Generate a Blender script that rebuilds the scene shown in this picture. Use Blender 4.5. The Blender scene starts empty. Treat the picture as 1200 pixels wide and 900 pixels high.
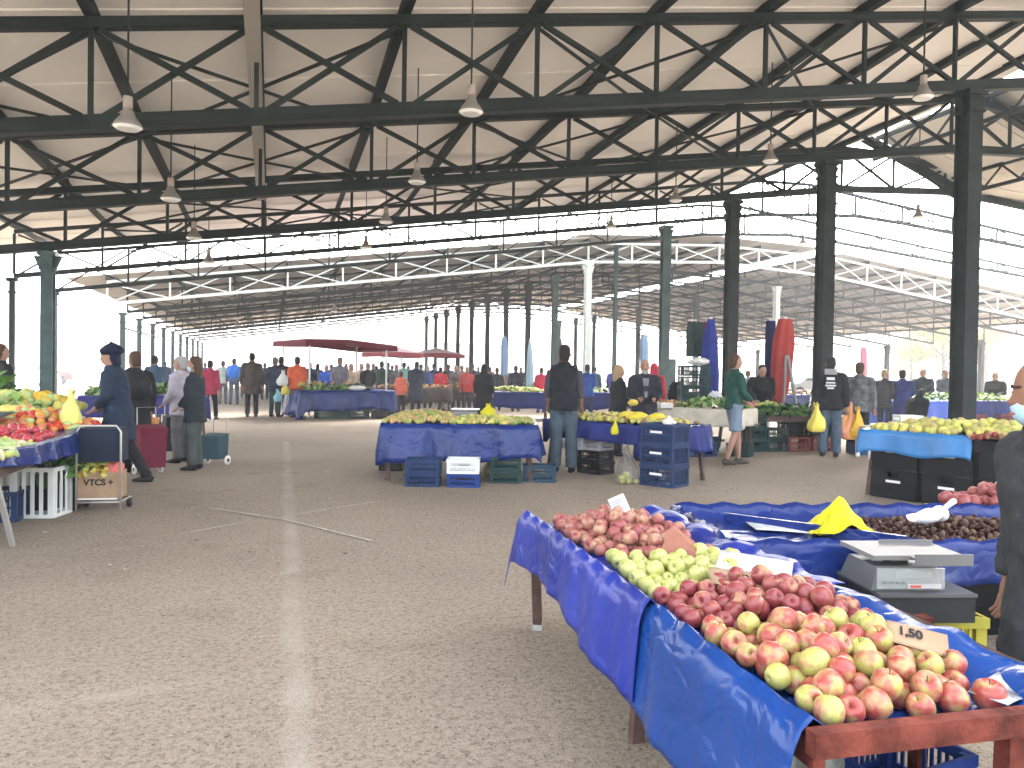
import bpy, bmesh, math, random
import numpy as np
from mathutils import Vector, Matrix, Euler
random.seed(7)
D = bpy.data; SC = bpy.context.scene; COL = SC.collection
R = math.radians
# ------------------------------------------------------------------ camera
YAW, PITCH, ROLL, CH, FPX = .303, .015, .015, 1.45, 900.0
_f = Vector((math.sin(YAW)*math.cos(PITCH), math.cos(YAW)*math.cos(PITCH), -math.sin(PITCH)))
_r = Vector((math.cos(YAW), -math.sin(YAW), 0)); _u = _r.cross(_f)
_r2 = _r*math.cos(ROLL)+_u*math.sin(ROLL); _u2 = -_r*math.sin(ROLL)+_u*math.cos(ROLL)
cam = D.cameras.new('camera'); camo = D.objects.new('camera', cam); COL.objects.link(camo)
cam.sensor_width = 36; cam.lens = 27; cam.clip_end = 3000; cam.clip_start = .05
camo.matrix_world = Matrix(((_r2.x,_u2.x,-_f.x,0),(_r2.y,_u2.y,-_f.y,0),(_r2.z,_u2.z,-_f.z,CH),(0,0,0,1)))
SC.camera = camo
# ------------------------------------------------------------------ world, sun, exposure
w = D.worlds.new('World'); SC.world = w; w.use_nodes = True
nt = w.node_tree; bgn = nt.nodes['Background']
sky = nt.nodes.new('ShaderNodeTexSky'); sky.sky_type = 'NISHITA'; sky.sun_disc = False
SUN_EL, SUN_ROT = R(42), R(35)
sky.sun_elevation = SUN_EL; sky.sun_rotation = SUN_ROT
sky.air_density = 1.0; sky.dust_density = 6.0; sky.ozone_density = 1.0
hs = nt.nodes.new('ShaderNodeHueSaturation'); hs.inputs['Saturation'].default_value = .32
nt.links.new(sky.outputs[0], hs.inputs['Color']); nt.links.new(hs.outputs[0], bgn.inputs[0])
bgn.inputs[1].default_value = .15
sl = D.lights.new('sun', 'SUN'); sl.energy = 1.4; sl.angle = R(14); sl.color = (1, .95, .87)
so = D.objects.new('sun', sl); COL.objects.link(so)
_sd = Vector((math.sin(SUN_ROT)*math.cos(SUN_EL), math.cos(SUN_ROT)*math.cos(SUN_EL), math.sin(SUN_EL)))
so.rotation_euler = (-_sd).to_track_quat('-Z', 'Y').to_euler()
SC.view_settings.view_transform = 'Standard'; SC.view_settings.look = 'None'
SC.view_settings.exposure = 3.68; SC.view_settings.gamma = 1
SC.cycles.max_bounces = 8; SC.cycles.diffuse_bounces = 4

HAZE = .0025
# ------------------------------------------------------------------ helpers
def at(px, py, z=0.0, F=None):
    """photo pixel -> point in the place, on height z or at forward distance F"""
    a = (px-600)/FPX; b = (450-py)/FPX
    d = _f + _r2*a + _u2*b
    t = ((z-CH)/d.z) if F is None else F/(d.x*math.sin(YAW)+d.y*math.cos(YAW))
    return Vector((d.x*t, d.y*t, CH+d.z*t))
MATS = {}
def mat(name, rgb, rough=.7, metal=0, var=.0, vscale=6.0, bump=.0, bscale=40.0, trans=0, alpha=1, rgb2=None, coat=0, spec=None):
    if name in MATS: return MATS[name]
    m = D.materials.new(name); m.use_nodes = True; n = m.node_tree; b = n.nodes['Principled BSDF']
    b.inputs['Base Color'].default_value = (*rgb, 1); b.inputs['Roughness'].default_value = rough
    b.inputs['Metallic'].default_value = metal
    if spec is None and not metal and rough >= .4: spec = .18
    if spec is not None: b.inputs['Specular IOR Level'].default_value = spec
    if alpha < 1: b.inputs['Alpha'].default_value = alpha
    if trans: b.inputs['Transmission Weight'].default_value = trans
    tc = n.nodes.new('ShaderNodeTexCoord')
    if var or rgb2:
        nz = n.nodes.new('ShaderNodeTexNoise'); nz.inputs['Scale'].default_value = vscale; nz.inputs['Detail'].default_value = 5
        n.links.new(tc.outputs['Object'], nz.inputs['Vector'])
        rp = n.nodes.new('ShaderNodeValToRGB'); rp.color_ramp.elements[0].position = .32; rp.color_ramp.elements[1].position = .68
        c2 = rgb2 if rgb2 else tuple(min(1, c*(1+var)) for c in rgb)
        c1 = rgb if rgb2 else tuple(c*(1-var) for c in rgb)
        rp.color_ramp.elements[0].color = (*c1, 1); rp.color_ramp.elements[1].color = (*c2, 1)
        n.links.new(nz.outputs['Fac'], rp.inputs[0]); n.links.new(rp.outputs[0], b.inputs['Base Color'])
    if bump:
        nb = n.nodes.new('ShaderNodeTexNoise'); nb.inputs['Scale'].default_value = bscale; nb.inputs['Detail'].default_value = 4
        n.links.new(tc.outputs['Object'], nb.inputs['Vector'])
        bp = n.nodes.new('ShaderNodeBump'); bp.inputs['Strength'].default_value = bump; bp.inputs['Distance'].default_value = .02
        n.links.new(nb.outputs['Fac'], bp.inputs['Height']); n.links.new(bp.outputs[0], b.inputs['Normal'])
    MATS[name] = m; return m
def cloth(rgb): return mat('cloth_%.3f_%.3f_%.3f' % rgb, rgb, .85, var=.22, vscale=5, bump=.5, bscale=14)
class MB:
    def __init__(s): s.v = []; s.f = []; s.mi = []
    def add(s, vs, fs, mi=0):
        o = len(s.v); s.v += [tuple(v) for v in vs]; s.f += [tuple(i+o for i in f) for f in fs]; s.mi += [mi]*len(fs); return s
    def box(s, x0, y0, z0, x1, y1, z1, mi=0, M=None):
        vs = [Vector((x, y, z)) for z in (z0, z1) for y in (y0, y1) for x in (x0, x1)]
        if M is not None: vs = [M @ v for v in vs]
        return s.add(vs, [(0,2,3,1),(4,5,7,6),(0,1,5,4),(2,6,7,3),(0,4,6,2),(1,3,7,5)], mi)
    def bar(s, p0, p1, a, b, mi=0):
        p0 = Vector(p0); p1 = Vector(p1); d = p1-p0; L = d.length; d.normalize()
        up = Vector((0,0,1)) if abs(d.z) < .95 else Vector((0,1,0))
        x = d.cross(up).normalized(); y = x.cross(d).normalized()
        vs = [p + x*(sx*a/2) + y*(sy*b/2) for p in (p0, p1) for sx, sy in ((-1,-1),(1,-1),(1,1),(-1,1))]
        return s.add(vs, [(0,1,2,3),(7,6,5,4),(0,4,5,1),(1,5,6,2),(2,6,7,3),(3,7,4,0)], mi)
    def tube(s, pts, rad, seg=10, mi=0, fwd=(0,1,0)):
        pts = [Vector(p) for p in pts]; n = len(pts); fw = Vector(fwd); o = len(s.v); vs = []; fs = []
        for i, p in enumerate(pts):
            t = (pts[min(i+1, n-1)]-pts[max(i-1, 0)])
            t = t.normalized() if t.length > 1e-6 else Vector((0,0,1))
            sd = t.cross(fw)
            if sd.length < .15: sd = t.cross(Vector((0,0,1)))
            sd.normalize(); ot = sd.cross(t).normalized()
            r = rad[i]; a, b = (r, r) if not isinstance(r, (tuple, list)) else r
            for k in range(seg):
                an = 2*math.pi*k/seg; vs.append(p+sd*(a*math.cos(an))+ot*(b*math.sin(an)))
        for i in range(n-1):
            for k in range(seg):
                k2 = (k+1) % seg; fs.append((i*seg+k, i*seg+k2, (i+1)*seg+k2, (i+1)*seg+k))
        fs.append(tuple(range(seg-1, -1, -1))); fs.append(tuple((n-1)*seg+k for k in range(seg)))
        return s.add(vs, fs, mi)
    def ell(s, c, r, seg=10, rings=7, mi=0, rot=None):
        c = Vector(c); vs = []; fs = []
        for i in range(1, rings):
            th = math.pi*i/rings
            for k in range(seg):
                an = 2*math.pi*k/seg
                v = Vector((r[0]*math.sin(th)*math.cos(an), r[1]*math.sin(th)*math.sin(an), r[2]*math.cos(th)))
                vs.append(c+(rot @ v if rot is not None else v))
        a = Vector((0,0,r[2])); b = Vector((0,0,-r[2]))
        if rot is not None: a = rot @ a; b = rot @ b
        vs += [c+a, c+b]; T = len(vs)-2
        for k in range(seg):
            k2 = (k+1) % seg; fs.append((T, k, k2)); fs.append((T+1, (rings-2)*seg+k2, (rings-2)*seg+k))
            for i in range(rings-2): fs.append((i*seg+k, (i+1)*seg+k, (i+1)*seg+k2, i*seg+k2))
        return s.add(vs, fs, mi)
    def mesh(s, name, smooth=False):
        me = D.meshes.new(name); me.from_pydata(s.v, [], s.f)
        if any(s.mi): me.polygons.foreach_set('material_index', s.mi)
        if smooth: me.polygons.foreach_set('use_smooth', [True]*len(s.f))
        me.update(); return me
    def build(s, name, m, parent=None, smooth=False):
        return link(name, s.mesh(name, smooth), m, parent)
def link(name, me, m, parent=None):
    o = D.objects.new(name, me); COL.objects.link(o)
    ms = m if isinstance(m, (list, tuple)) else [m]
    if len(me.materials) == 0:
        for q in ms: me.materials.append(q)
    else:
        for i, q in enumerate(ms):
            if i < len(me.materials) and me.materials[i] != q:
                o.material_slots[i].link = 'OBJECT'; o.material_slots[i].material = q
    if parent: o.parent = parent
    return o
def tag(o, label=None, cat=None, group=None, kind=None):
    if label: o['label'] = label
    if cat: o['category'] = cat
    if group: o['group'] = group
    if kind: o['kind'] = kind
    return o
def empty(name, loc=(0,0,0), rz=0, label=None, cat=None, group=None):
    o = D.objects.new(name, None); COL.objects.link(o); o.empty_display_size = .1
    o.location = loc; o.rotation_euler = (0,0,rz); tag(o, label, cat, group); return o
def copy_tree(o, parent=None):
    c = o.copy(); COL.objects.link(c); c.parent = parent
    for ch in o.children: copy_tree(ch, c)
    return c
_cube = MB().box(-.5,-.5,-.5,.5,.5,.5)
BEAM = {}
def beam(name, p0, p1, a, b, m, parent=None):
    """a straight member sharing one cube mesh per material"""
    if m.name not in BEAM: me = _cube.mesh('beam'); me.materials.append(m); BEAM[m.name] = me
    o = D.objects.new(name, BEAM[m.name]); COL.objects.link(o)
    p0 = Vector(p0); p1 = Vector(p1); d = p1-p0; L = d.length; d.normalize()
    up = Vector((0,0,1)) if abs(d.z) < .95 else Vector((0,1,0))
    x = d.cross(up).normalized(); y = x.cross(d).normalized()
    if parent: o.parent = parent
    c = (p0+p1)/2
    M = Matrix(((x.x*a, d.x*L, y.x*b, c.x), (x.y*a, d.y*L, y.y*b, c.y), (x.z*a, d.z*L, y.z*b, c.z), (0,0,0,1)))
    o.matrix_basis = M
    return o
def text(name, body, size, m, parent, M, ext=.0004):
    cu = D.curves.new(name, 'FONT'); cu.body = body; cu.size = size; cu.extrude = ext; cu.align_x = 'CENTER'; cu.align_y = 'CENTER'; cu.offset = size*.035
    t = D.objects.new('tmp', cu); COL.objects.link(t); bpy.context.view_layer.update()
    me = D.meshes.new_from_object(t.evaluated_get(bpy.context.evaluated_depsgraph_get())); D.objects.remove(t)
    me.name = name; o = link(name, me, m, parent); o.matrix_basis = M; return o

# ------------------------------------------------------------------ materials
M_DG = mat('dark_green_paint', (.016,.024,.022), .6, var=.35, vscale=3, spec=.14)
M_TEAL = mat('teal_green_paint', (.050,.088,.086), .45, var=.3, vscale=3)
M_PALE = mat('pale_green_paint', (.66,.74,.70), .5, var=.08, vscale=2)
def vinyl(name, rgb, rough=.27):
    m = mat(name, rgb, rough, var=.22, vscale=2.2, spec=.30); n = m.node_tree; p_ = n.nodes['Principled BSDF']; tc = n.nodes.new('ShaderNodeTexCoord')
    a = n.nodes.new('ShaderNodeTexNoise'); a.inputs['Scale'].default_value = 3.2; a.inputs['Detail'].default_value = 3; a.inputs['Distortion'].default_value = .6
    v = n.nodes.new('ShaderNodeTexVoronoi'); v.feature = 'DISTANCE_TO_EDGE'; v.inputs['Scale'].default_value = 3.6
    n.links.new(tc.outputs['Object'], a.inputs['Vector'])
    mx = n.nodes.new('ShaderNodeVectorMath'); mx.operation = 'MULTIPLY_ADD'; mx.inputs[1].default_value = (.9,.9,.9); n.links.new(a.outputs['Color'], mx.inputs[0]); n.links.new(tc.outputs['Object'], mx.inputs[2])
    n.links.new(mx.outputs[0], v.inputs['Vector'])
    r = n.nodes.new('ShaderNodeMapRange'); r.inputs['From Max'].default_value = .16; n.links.new(v.outputs['Distance'], r.inputs['Value'])
    b1 = n.nodes.new('ShaderNodeBump'); b1.inputs['Strength'].default_value = .20; b1.inputs['Distance'].default_value = .016; n.links.new(r.outputs[0], b1.inputs['Height'])
    b2 = n.nodes.new('ShaderNodeBump'); b2.inputs['Strength'].default_value = .7; b2.inputs['Distance'].default_value = .035
    n.links.new(a.outputs['Fac'], b2.inputs['Height']); n.links.new(b1.outputs[0], b2.inputs['Normal']); n.links.new(b2.outputs[0], p_.inputs['Normal'])
    return m
M_BLUE = vinyl('blue_vinyl', (.006,.021,.125))
M_BLUE2 = vinyl('azure_vinyl', (.005,.042,.20))
M_VIOL = vinyl('violet_blue_vinyl', (.013,.028,.22), .32)
M_NAVY = mat('navy_cloth', (.012,.022,.13), .6, var=.3, vscale=3, bump=.3)
M_WOOD = mat('dark_wood', (.09,.055,.045), .7, var=.3, vscale=9, bump=.3)
M_REDW = mat('red_painted_wood', (.125,.030,.020), .7, var=.5, vscale=14, bump=.4)
M_MET = mat('galvanised_steel', (.45,.45,.44), .4, .8)
M_GREY = mat('grey_plastic', (.20,.21,.21), .5)
M_PAPER = mat('white_paper', (.46,.455,.44), .8)
M_CARD = mat('brown_cardboard', (.33,.225,.14), .85, var=.12, vscale=8)
M_INK = mat('black_ink', (.015,.015,.02), .6)
M_CNAVY = mat('navy_crate_plastic', (.012,.030,.085), .45, var=.2)
M_CBLUE = mat('blue_crate_plastic', (.012,.035,.16), .45, var=.2)
M_CBLK = mat('black_crate_plastic', (.006,.007,.008), .45)
M_CGRN = mat('green_crate_plastic', (.012,.07,.045), .5, var=.2)
M_CDG = mat('dark_teal_crate_plastic', (.010,.035,.035), .5, var=.2)
M_CWHT = mat('white_crate_plastic', (.62,.64,.62), .5, var=.05)
M_CGRY = mat('grey_crate_plastic', (.30,.30,.33), .5, var=.1)
M_CRED = mat('red_crate_plastic', (.17,.035,.03), .55, var=.25)
M_CYEL = mat('yellow_crate_plastic', (.36,.33,.05), .5, var=.1)
M_YBAG = mat('yellow_plastic_bag', (.50,.45,.015), .5, bump=.4, bscale=20)

def ground_mat():
    m = D.materials.new('gravelly_asphalt'); m.use_nodes = True; n = m.node_tree; b = n.nodes['Principled BSDF']
    tc = n.nodes.new('ShaderNodeTexCoord'); b.inputs['Roughness'].default_value = .88; b.inputs['Specular IOR Level'].default_value = .25
    def noise(s, d=4, r=.5):
        q = n.nodes.new('ShaderNodeTexNoise'); q.inputs['Scale'].default_value = s; q.inputs['Detail'].default_value = d
        q.inputs['Roughness'].default_value = r; n.links.new(tc.outputs['Object'], q.inputs['Vector']); return q
    def ramp(src, e, out='Fac'):
        q = n.nodes.new('ShaderNodeValToRGB'); n.links.new(src.outputs[out], q.inputs[0])
        q.color_ramp.elements[0].position = e[0][0]; q.color_ramp.elements[0].color = (*e[0][1],1)
        q.color_ramp.elements[1].position = e[-1][0]; q.color_ramp.elements[1].color = (*e[-1][1],1)
        for p, c in e[1:-1]:
            x = q.color_ramp.elements.new(p); x.color = (*c,1)
        return q
    def mix(a, c, fac, mode='MIX'):
        q = n.nodes.new('ShaderNodeMix'); q.data_type = 'RGBA'; q.blend_type = mode
        if isinstance(fac, float): q.inputs['Factor'].default_value = fac
        else: n.links.new(fac, q.inputs['Factor'])
        n.links.new(a, q.inputs['A']); n.links.new(c, q.inputs['B']); return q.outputs['Result']
    big = ramp(noise(.35, 6, .6), [(.3,(.226,.186,.143)), (.7,(.330,.272,.208))])
    vo = n.nodes.new('ShaderNodeTexVoronoi'); vo.inputs['Scale'].default_value = 95; vo.inputs['Randomness'].default_value = 1
    n.links.new(tc.outputs['Object'], vo.inputs['Vector'])
    sp = n.nodes.new('ShaderNodeSeparateColor'); n.links.new(vo.outputs['Color'], sp.inputs[0])
    stone = ramp(sp, [(0,(.40,.38,.36)), (.10,(.80,.78,.76)), (.6,(1,1,1)), (1,(1.0,1.0,1.0))], 'Red')
    c = mix(big.outputs[0], stone.outputs[0], 1.0, 'MULTIPLY')
    fine = ramp(noise(30, 6, .65), [(.33,(.62,.60,.58)), (.52,(1,1,1)), (.72,(1.12,1.10,1.08))])
    c = mix(c, fine.outputs[0], .85, 'MULTIPLY')
    st = ramp(noise(1.4, 5, .6), [(.56,(1,1,1)), (.76,(.60,.58,.56))])
    c = mix(c, st.outputs[0], .8, 'MULTIPLY')
    spots = ramp(noise(7, 3, .5), [(.70,(1,1,1)), (.76,(.55,.53,.50))])
    c = mix(c, spots.outputs[0], .8, 'MULTIPLY')
    # two mortar filled joints, one along the hall and one across it
    sx = n.nodes.new('ShaderNodeSeparateXYZ'); n.links.new(tc.outputs['Object'], sx.inputs[0])
    def M(op, a, b_=None, c_=None):
        q = n.nodes.new('ShaderNodeMath'); q.operation = op
        for i_, v in enumerate((a, b_, c_)):
            if v is None: continue
            if isinstance(v, (int, float)): q.inputs[i_].default_value = v
            else: n.links.new(v, q.inputs[i_])
        return q.outputs[0]
    wob = M('MULTIPLY_ADD', noise(5, 4, .6).outputs['Fac'], .10, -.05)
    xc = M('MULTIPLY_ADD', sx.outputs['Y'], .013, .075)
    d1 = M('ABSOLUTE', M('ADD', M('SUBTRACT', sx.outputs['X'], xc), wob))
    m1 = M('SUBTRACT', 1, M('SMOOTHSTEP', d1, .035, .085)) if False else M('MULTIPLY', M('SUBTRACT', .085, d1), 18)
    m1 = M('MINIMUM', M('MAXIMUM', m1, 0), 1); m1 = M('MULTIPLY', m1, M('LESS_THAN', sx.outputs['Y'], 16))
    d2 = M('ABSOLUTE', M('ADD', M('SUBTRACT', sx.outputs['Y'], M('MULTIPLY_ADD', sx.outputs['X'], .10, 3.80)), wob))
    m2 = M('MINIMUM', M('MAXIMUM', M('MULTIPLY', M('SUBTRACT', .075, d2), 18), 0), 1); m2 = M('MULTIPLY', m2, M('MULTIPLY', M('LESS_THAN', sx.outputs['X'], .12), .65))
    mk = M('MULTIPLY', M('MAXIMUM', m1, m2), M('MULTIPLY_ADD', noise(2.2, 4).outputs['Fac'], 1.5, -.42))
    jc = n.nodes.new('ShaderNodeRGB'); jc.outputs[0].default_value = (.36,.315,.255,1)
    c = mix(c, jc.outputs[0], mk)
    n.links.new(c, b.inputs['Base Color'])
    bp = n.nodes.new('ShaderNodeBump'); bp.inputs['Strength'].default_value = .55; bp.inputs['Distance'].default_value = .006
    n.links.new(vo.outputs['Distance'], bp.inputs['Height'])
    bp2 = n.nodes.new('ShaderNodeBump'); bp2.inputs['Strength'].default_value = .4; bp2.inputs['Distance'].default_value = .02
    n.links.new(noise(18, 4).outputs['Fac'], bp2.inputs['Height']); n.links.new(bp.outputs[0], bp2.inputs['Normal'])
    n.links.new(bp2.outputs[0], b.inputs['Normal'])
    return m
# ------------------------------------------------------------------ ground
g = MB(); g.add([(-900,-300,0),(900,-300,0),(900,1500,0),(-900,1500,0)], [(0,1,2,3)])
tag(g.build('ground', ground_mat()), kind='structure')
M_JOINT = mat('pale_cement_joint', (.33,.29,.24), .9, var=.12, vscale=22, bump=.3)
M_CHALK = mat('worn_white_paint', (.52,.49,.44), .9, rgb2=(.30,.27,.23), vscale=26)
def strip(name, pts, wd, m, z=.004, jit=.3, nseg=None):
    b = MB(); rnd = random.Random(len(pts)*7+int(wd*1000))
    P = []
    for i in range(len(pts)-1):
        a = Vector(pts[i]); c = Vector(pts[i+1]); n = max(2, int((c-a).length/.12))
        P += [a.lerp(c, k/n) for k in range(n)]
    P.append(Vector(pts[-1])); vs = []; fs = []
    for i, p in enumerate(P):
        t = (P[min(i+1, len(P)-1)]-P[max(0, i-1)]).normalized(); s = Vector((-t.y, t.x, 0))
        taper = 1 if 0 < i < len(P)-1 else .3
        vs += [(p+s*(wd/2*taper*(1+rnd.uniform(-jit, jit)))).to_3d()+Vector((0,0,z)), (p-s*(wd/2*taper*(1+rnd.uniform(-jit, jit)))).to_3d()+Vector((0,0,z))]
    fs = [(2*i, 2*i+1, 2*i+3, 2*i+2) for i in range(len(P)-1)]
    b.add(vs, fs); return tag(b.build(name, m), kind='structure')
strip('painted_line', [at(243,596),at(330,609),at(440,636)], .026, M_CHALK, .011)
strip('painted_line', [at(213,626),at(290,612)], .020, M_CHALK, .0075)
strip('painted_line', [at(348,603),at(450,587)], .020, M_CHALK, .0075)
# litter on the floor
M_LIT = mat('dark_litter', (.05,.04,.03), .9); M_LITP = mat('pale_litter', (.6,.58,.54), .8)
lb = MB(); lp = MB(); rr = random.Random(3)
for i in range(240):
    x = rr.uniform(-4, 9); y = rr.uniform(2.2, 22); s = rr.uniform(.006, .028)
    if rr.random() < .45: y = rr.uniform(6, 12); x = rr.uniform(-2.6, 7)
    q = lb if rr.random() < .8 else lp
    n = 6; a0 = rr.uniform(0, 6); el = rr.uniform(.3, 1)
    vs = [(x+s*math.cos(a0+k)*rr.uniform(.6,1), y+s*el*math.sin(a0+k)*rr.uniform(.6,1), .005+rr.uniform(0,.006)) for k in range(n)]
    q.add(vs, [tuple(range(n))])
tag(lb.build('leaf_litter', M_LIT), 'scattered dark leaf scraps trodden on the market floor', 'litter', kind='stuff')
tag(lp.build('paper_litter', M_LITP), 'tiny pale paper scraps lying on the market floor', 'litter', kind='stuff')

# ------------------------------------------------------------------ halls
Y1, BAY, YW = 11.82, 4.05, 30.85
PX = [12.63-2.148*k for k in range(10)]            # panel points of the left wing, -6.7 .. 12.63
def truss(name, label, Y, xs, zb, zt, m, ab=.16, at_=.16, group=None, detail=True, ends=True):
    """xs sorted panel points, zb / zt functions of x"""
    t = empty(name, (xs[0], Y, 0), 0, label, 'roof truss', group)
    o = Vector((xs[0], Y, 0)); P = lambda x, z: Vector((x, Y, z))-o
    if detail:
        for i in range(len(xs)-1):
            a, b = xs[i], xs[i+1]
            beam('bottom_chord', P(a-.0,zb(a)), P(b+.0,zb(b)), ab, ab, m, t)
            beam('top_chord', P(a,zt(a)), P(b,zt(b)), at_, at_*.85, m, t)
            w = ab*.32
            q = beam('brace', P(a+.1,zb(a)+ab*.4), P(b-.1,zt(b)-.08), w, w*1.2, m, t); q.location.y += .035
            q = beam('brace', P(a+.1,zt(a)-.08), P(b-.1,zb(b)+ab*.4), w, w*1.2, m, t); q.location.y -= .035
        for x in xs: beam('post', P(x,zb(x)+ab*.45), P(x,zt(x)-.05), .065 if ab > .12 else .06, .065, m, t)
    else:
        cb = MB(); ct = MB(); wb = MB()
        for i in range(len(xs)-1):
            a, b = xs[i], xs[i+1]
            cb.bar(P(a,zb(a)), P(b,zb(b)), ab, ab); ct.bar(P(a,zt(a)), P(b,zt(b)), at_, at_)
            wb.bar(P(a,zb(a)+.06), P(b,zt(b)-.06), .032, .03); wb.bar(P(a,zt(a)-.06), P(b,zb(b)+.06), .033, .03)
        for x in xs: wb.bar(P(x,zb(x)), P(x,zt(x)), .06, .06)
        cb.build('bottom_chord', m, t); ct.build('top_chord', m, t); wb.build('web_bracing', m, t)
    return t
def near_zb(k):
    dz = [.34, .02, -.10, -.12, -.16][k]; s = [.158,.149,.145,.146,.144][k]
    def f(x):
        if x <= 13: return 6.86+dz+s*(x-13)
        if x <= 21.5: return 6.86+dz+s*1.0*min(x-13, 4)+max(0, x-17)*.06
        return 6.86+dz+s*4+4.5*.06-(x-21.5)*.085
    return f
def near_zt(k):
    zb = near_zb(k)
    return lambda x: zb(min(x, 17.5))+[1.36,1.28,1.25,1.2,1.2][k] if x < 17.6 else zb(17.5)+1.25-max(0, (x-18.5))*.11
near_x = sorted(PX)
near_names = ['nearest dark green lattice roof truss crossing the top of the picture',
 'second dark green lattice roof truss from the front', 'third dark green roof truss where the beige roof sheets end',
 'slender dark truss just beyond the roofed bays under open sky', 'last dark green truss of the near hall under the greenish sheets']
for k in range(5):
    xs = ([x for x in near_x if x > -6.8] if k >= 2 else [x for x in near_x if x > -5]) + [14.8,16.9,18.9,21.0,23.2,25.7,28,30.4,32.8,35,37.5]
    if k < 2: xs = [-6.7]+xs
    truss('roof_truss', near_names[k], Y1+k*BAY, xs, near_zb(k), near_zt(k), M_DG,
          .20 if k < 2 else (.19 if k == 2 else .12), .17 if k < 3 else .11)
# purlins of the near hall: one long rail along the hall on every panel point
def zroof(x, Y):
    """underside of the roof sheets"""
    k = (Y-Y1)/BAY; k0 = max(0, min(3, int(math.floor(k)))); t = max(0, min(1, k-k0))
    a = near_zt(k0)(x); b = near_zt(k0+1)(x)
    return a*(1-t)+b*t
for i, x in enumerate(near_x+[14.8,16.9]):
    pr = empty('purlin', (x, Y1-9.5, 0), 0, 'dark steel purlin running the length of the near hall under the roof sheets', 'purlin', 'purlins of the near hall roof')
    ys = [Y1-9.5, Y1, Y1+BAY, Y1+2*BAY, Y1+3*BAY, Y1+4*BAY]
    for a, b in zip(ys[:-1], ys[1:]):
        wdt = .15 if b <= Y1+2*BAY+.1 else .10
        hz = .17 if b <= Y1+2*BAY+.1 else .12
        beam('rail', Vector((x, a, zroof(x, a)+.16))-pr.location, Vector((x, b, zroof(x, b)+.16))-pr.location, wdt, hz, M_DG, pr)
# sag rods in the roof plane and knee braces
rods = empty('roof_bracing', (0, Y1, 0), 0, 'thin crossed wind bracing rods under the near roof', 'bracing')
for k in range(4):
    for j in ((0,2),(2,4),(5,7),(7,9)) if k < 2 else ((1,4),(4,7)):
        xa, xb = near_x[j[0]], near_x[j[1]]; ya, yb = Y1+k*BAY, Y1+(k+1)*BAY
        for p, q in (((xa,ya),(xb,yb)), ((xb,ya),(xa,yb))):
            beam('rod', Vector((p[0], p[1], near_zt(k)(p[0])-.12))-rods.location, Vector((q[0], q[1], near_zt(k+1)(q[0])-.12))-rods.location, .045, .045, M_DG, rods)
# roof sheets, one object per sheet, lapped
M_ROOF = mat('beige_roof_sheet', (.82,.805,.775), .75, var=.05, vscale=.55)
M_ROOFG = mat('grey_roof_sheet', (.52,.50,.46), .75, var=.06, vscale=.9)
def roof(name, label, x_pts, y0, y1, zf, m, step=1.2, thick=.03):
    r = empty(name, (0, y0, 0), 0, label, 'roof'); y = y0; i = 0
    while y < y1-.05:
        yb = min(y+step, y1); b = MB(); vs = []; fs = []
        for x in x_pts:
            dz = .034*(i % 2)
            for yy, zz in ((y-.03, 0), (yb+.03, 0)):
                z = zf(x, min(max(yy, y0), y1))+dz; vs += [(x, yy-y0, z), (x, yy-y0, z+thick)]
        for q in range(len(x_pts)-1):
            o = q*4; a = o+4
            fs += [(o, o+2, a+2, a), (o+1, a+1, a+3, o+3), (o, a, a+1, o+1), (o+2, o+3, a+3, a+2)]
        b.add(vs, fs); b.build('roof_panel', m, r); y += step; i += 1
    return r
roof('sheet_roof', 'beige sheeted roof slope over the near left aisle', [-8.6, -6.7, 0, 6.5, 13, 17.6], 2.4, Y1+4*BAY+.12, lambda x, y: zroof(x, y)+.26, M_ROOF)
roof('sheet_roof', 'beige sheeted roof slope right of the open ridge', [18.3, 22.5, 30, 38, 42], 2.4, Y1+2*BAY+.15,
     lambda x, y: (9.15-.36*(x-18.3) if x <= 22.5 else 7.64-.06*(x-22.5)), M_ROOFG)
# rafters and lattice girders of the open ridge
for yk, nm in ((Y1+2*BAY+.22, 'thick sloping rafter along the end of the right roof slope'), (Y1+BAY+.2, 'sloping rafter under the right roof slope, nearer the viewer')):
    rb_ = MB(); rb_.bar((0,0,0),(4.6,0,-1.62),.20,.26); o_ = rb_.build('rafter', M_DG); o_.location = (17.9, yk, 9.10); tag(o_, nm, 'rafter')
for gx, gz, nm in ((18.1, 8.35, 'lattice ridge girder running along the open ridge'), (21.3, 7.45, 'lattice girder under the right roof slope beside the ridge'), (24.6, 7.0, 'lattice girder farther right under the right roof slope')):
    gd = empty('lattice_girder', (gx, 5.5, gz), 0, nm, 'girder'); L_ = Y1+2*BAY-5.5
    beam('top_chord', (0,0,.62), (0,L_,.62), .10, .10, M_DG, gd); beam('bottom_chord', (0,0,0), (0,L_,0), .10, .10, M_DG, gd)
    for k_ in range(12):
        a_, c_ = L_*k_/12, L_*(k_+1)/12
        beam('brace', (0,a_,.04), (0,(a_+c_)/2,.58), .05, .05, M_DG, gd); beam('brace', (0,(a_+c_)/2,.58), (0,c_,.04), .05, .05, M_DG, gd)
# grey cable tray inside the trusses
ct = MB(); ct.bar((-.28, Y1-9, 6.22), (-.30, Y1+2*BAY+.1, 5.62), .20, .06)
tag(ct.build('cable_tray', mat('grey_tray', (.34,.33,.30), .6)), 'grey metal cable tray running through the near trusses', 'cable tray')

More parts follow.
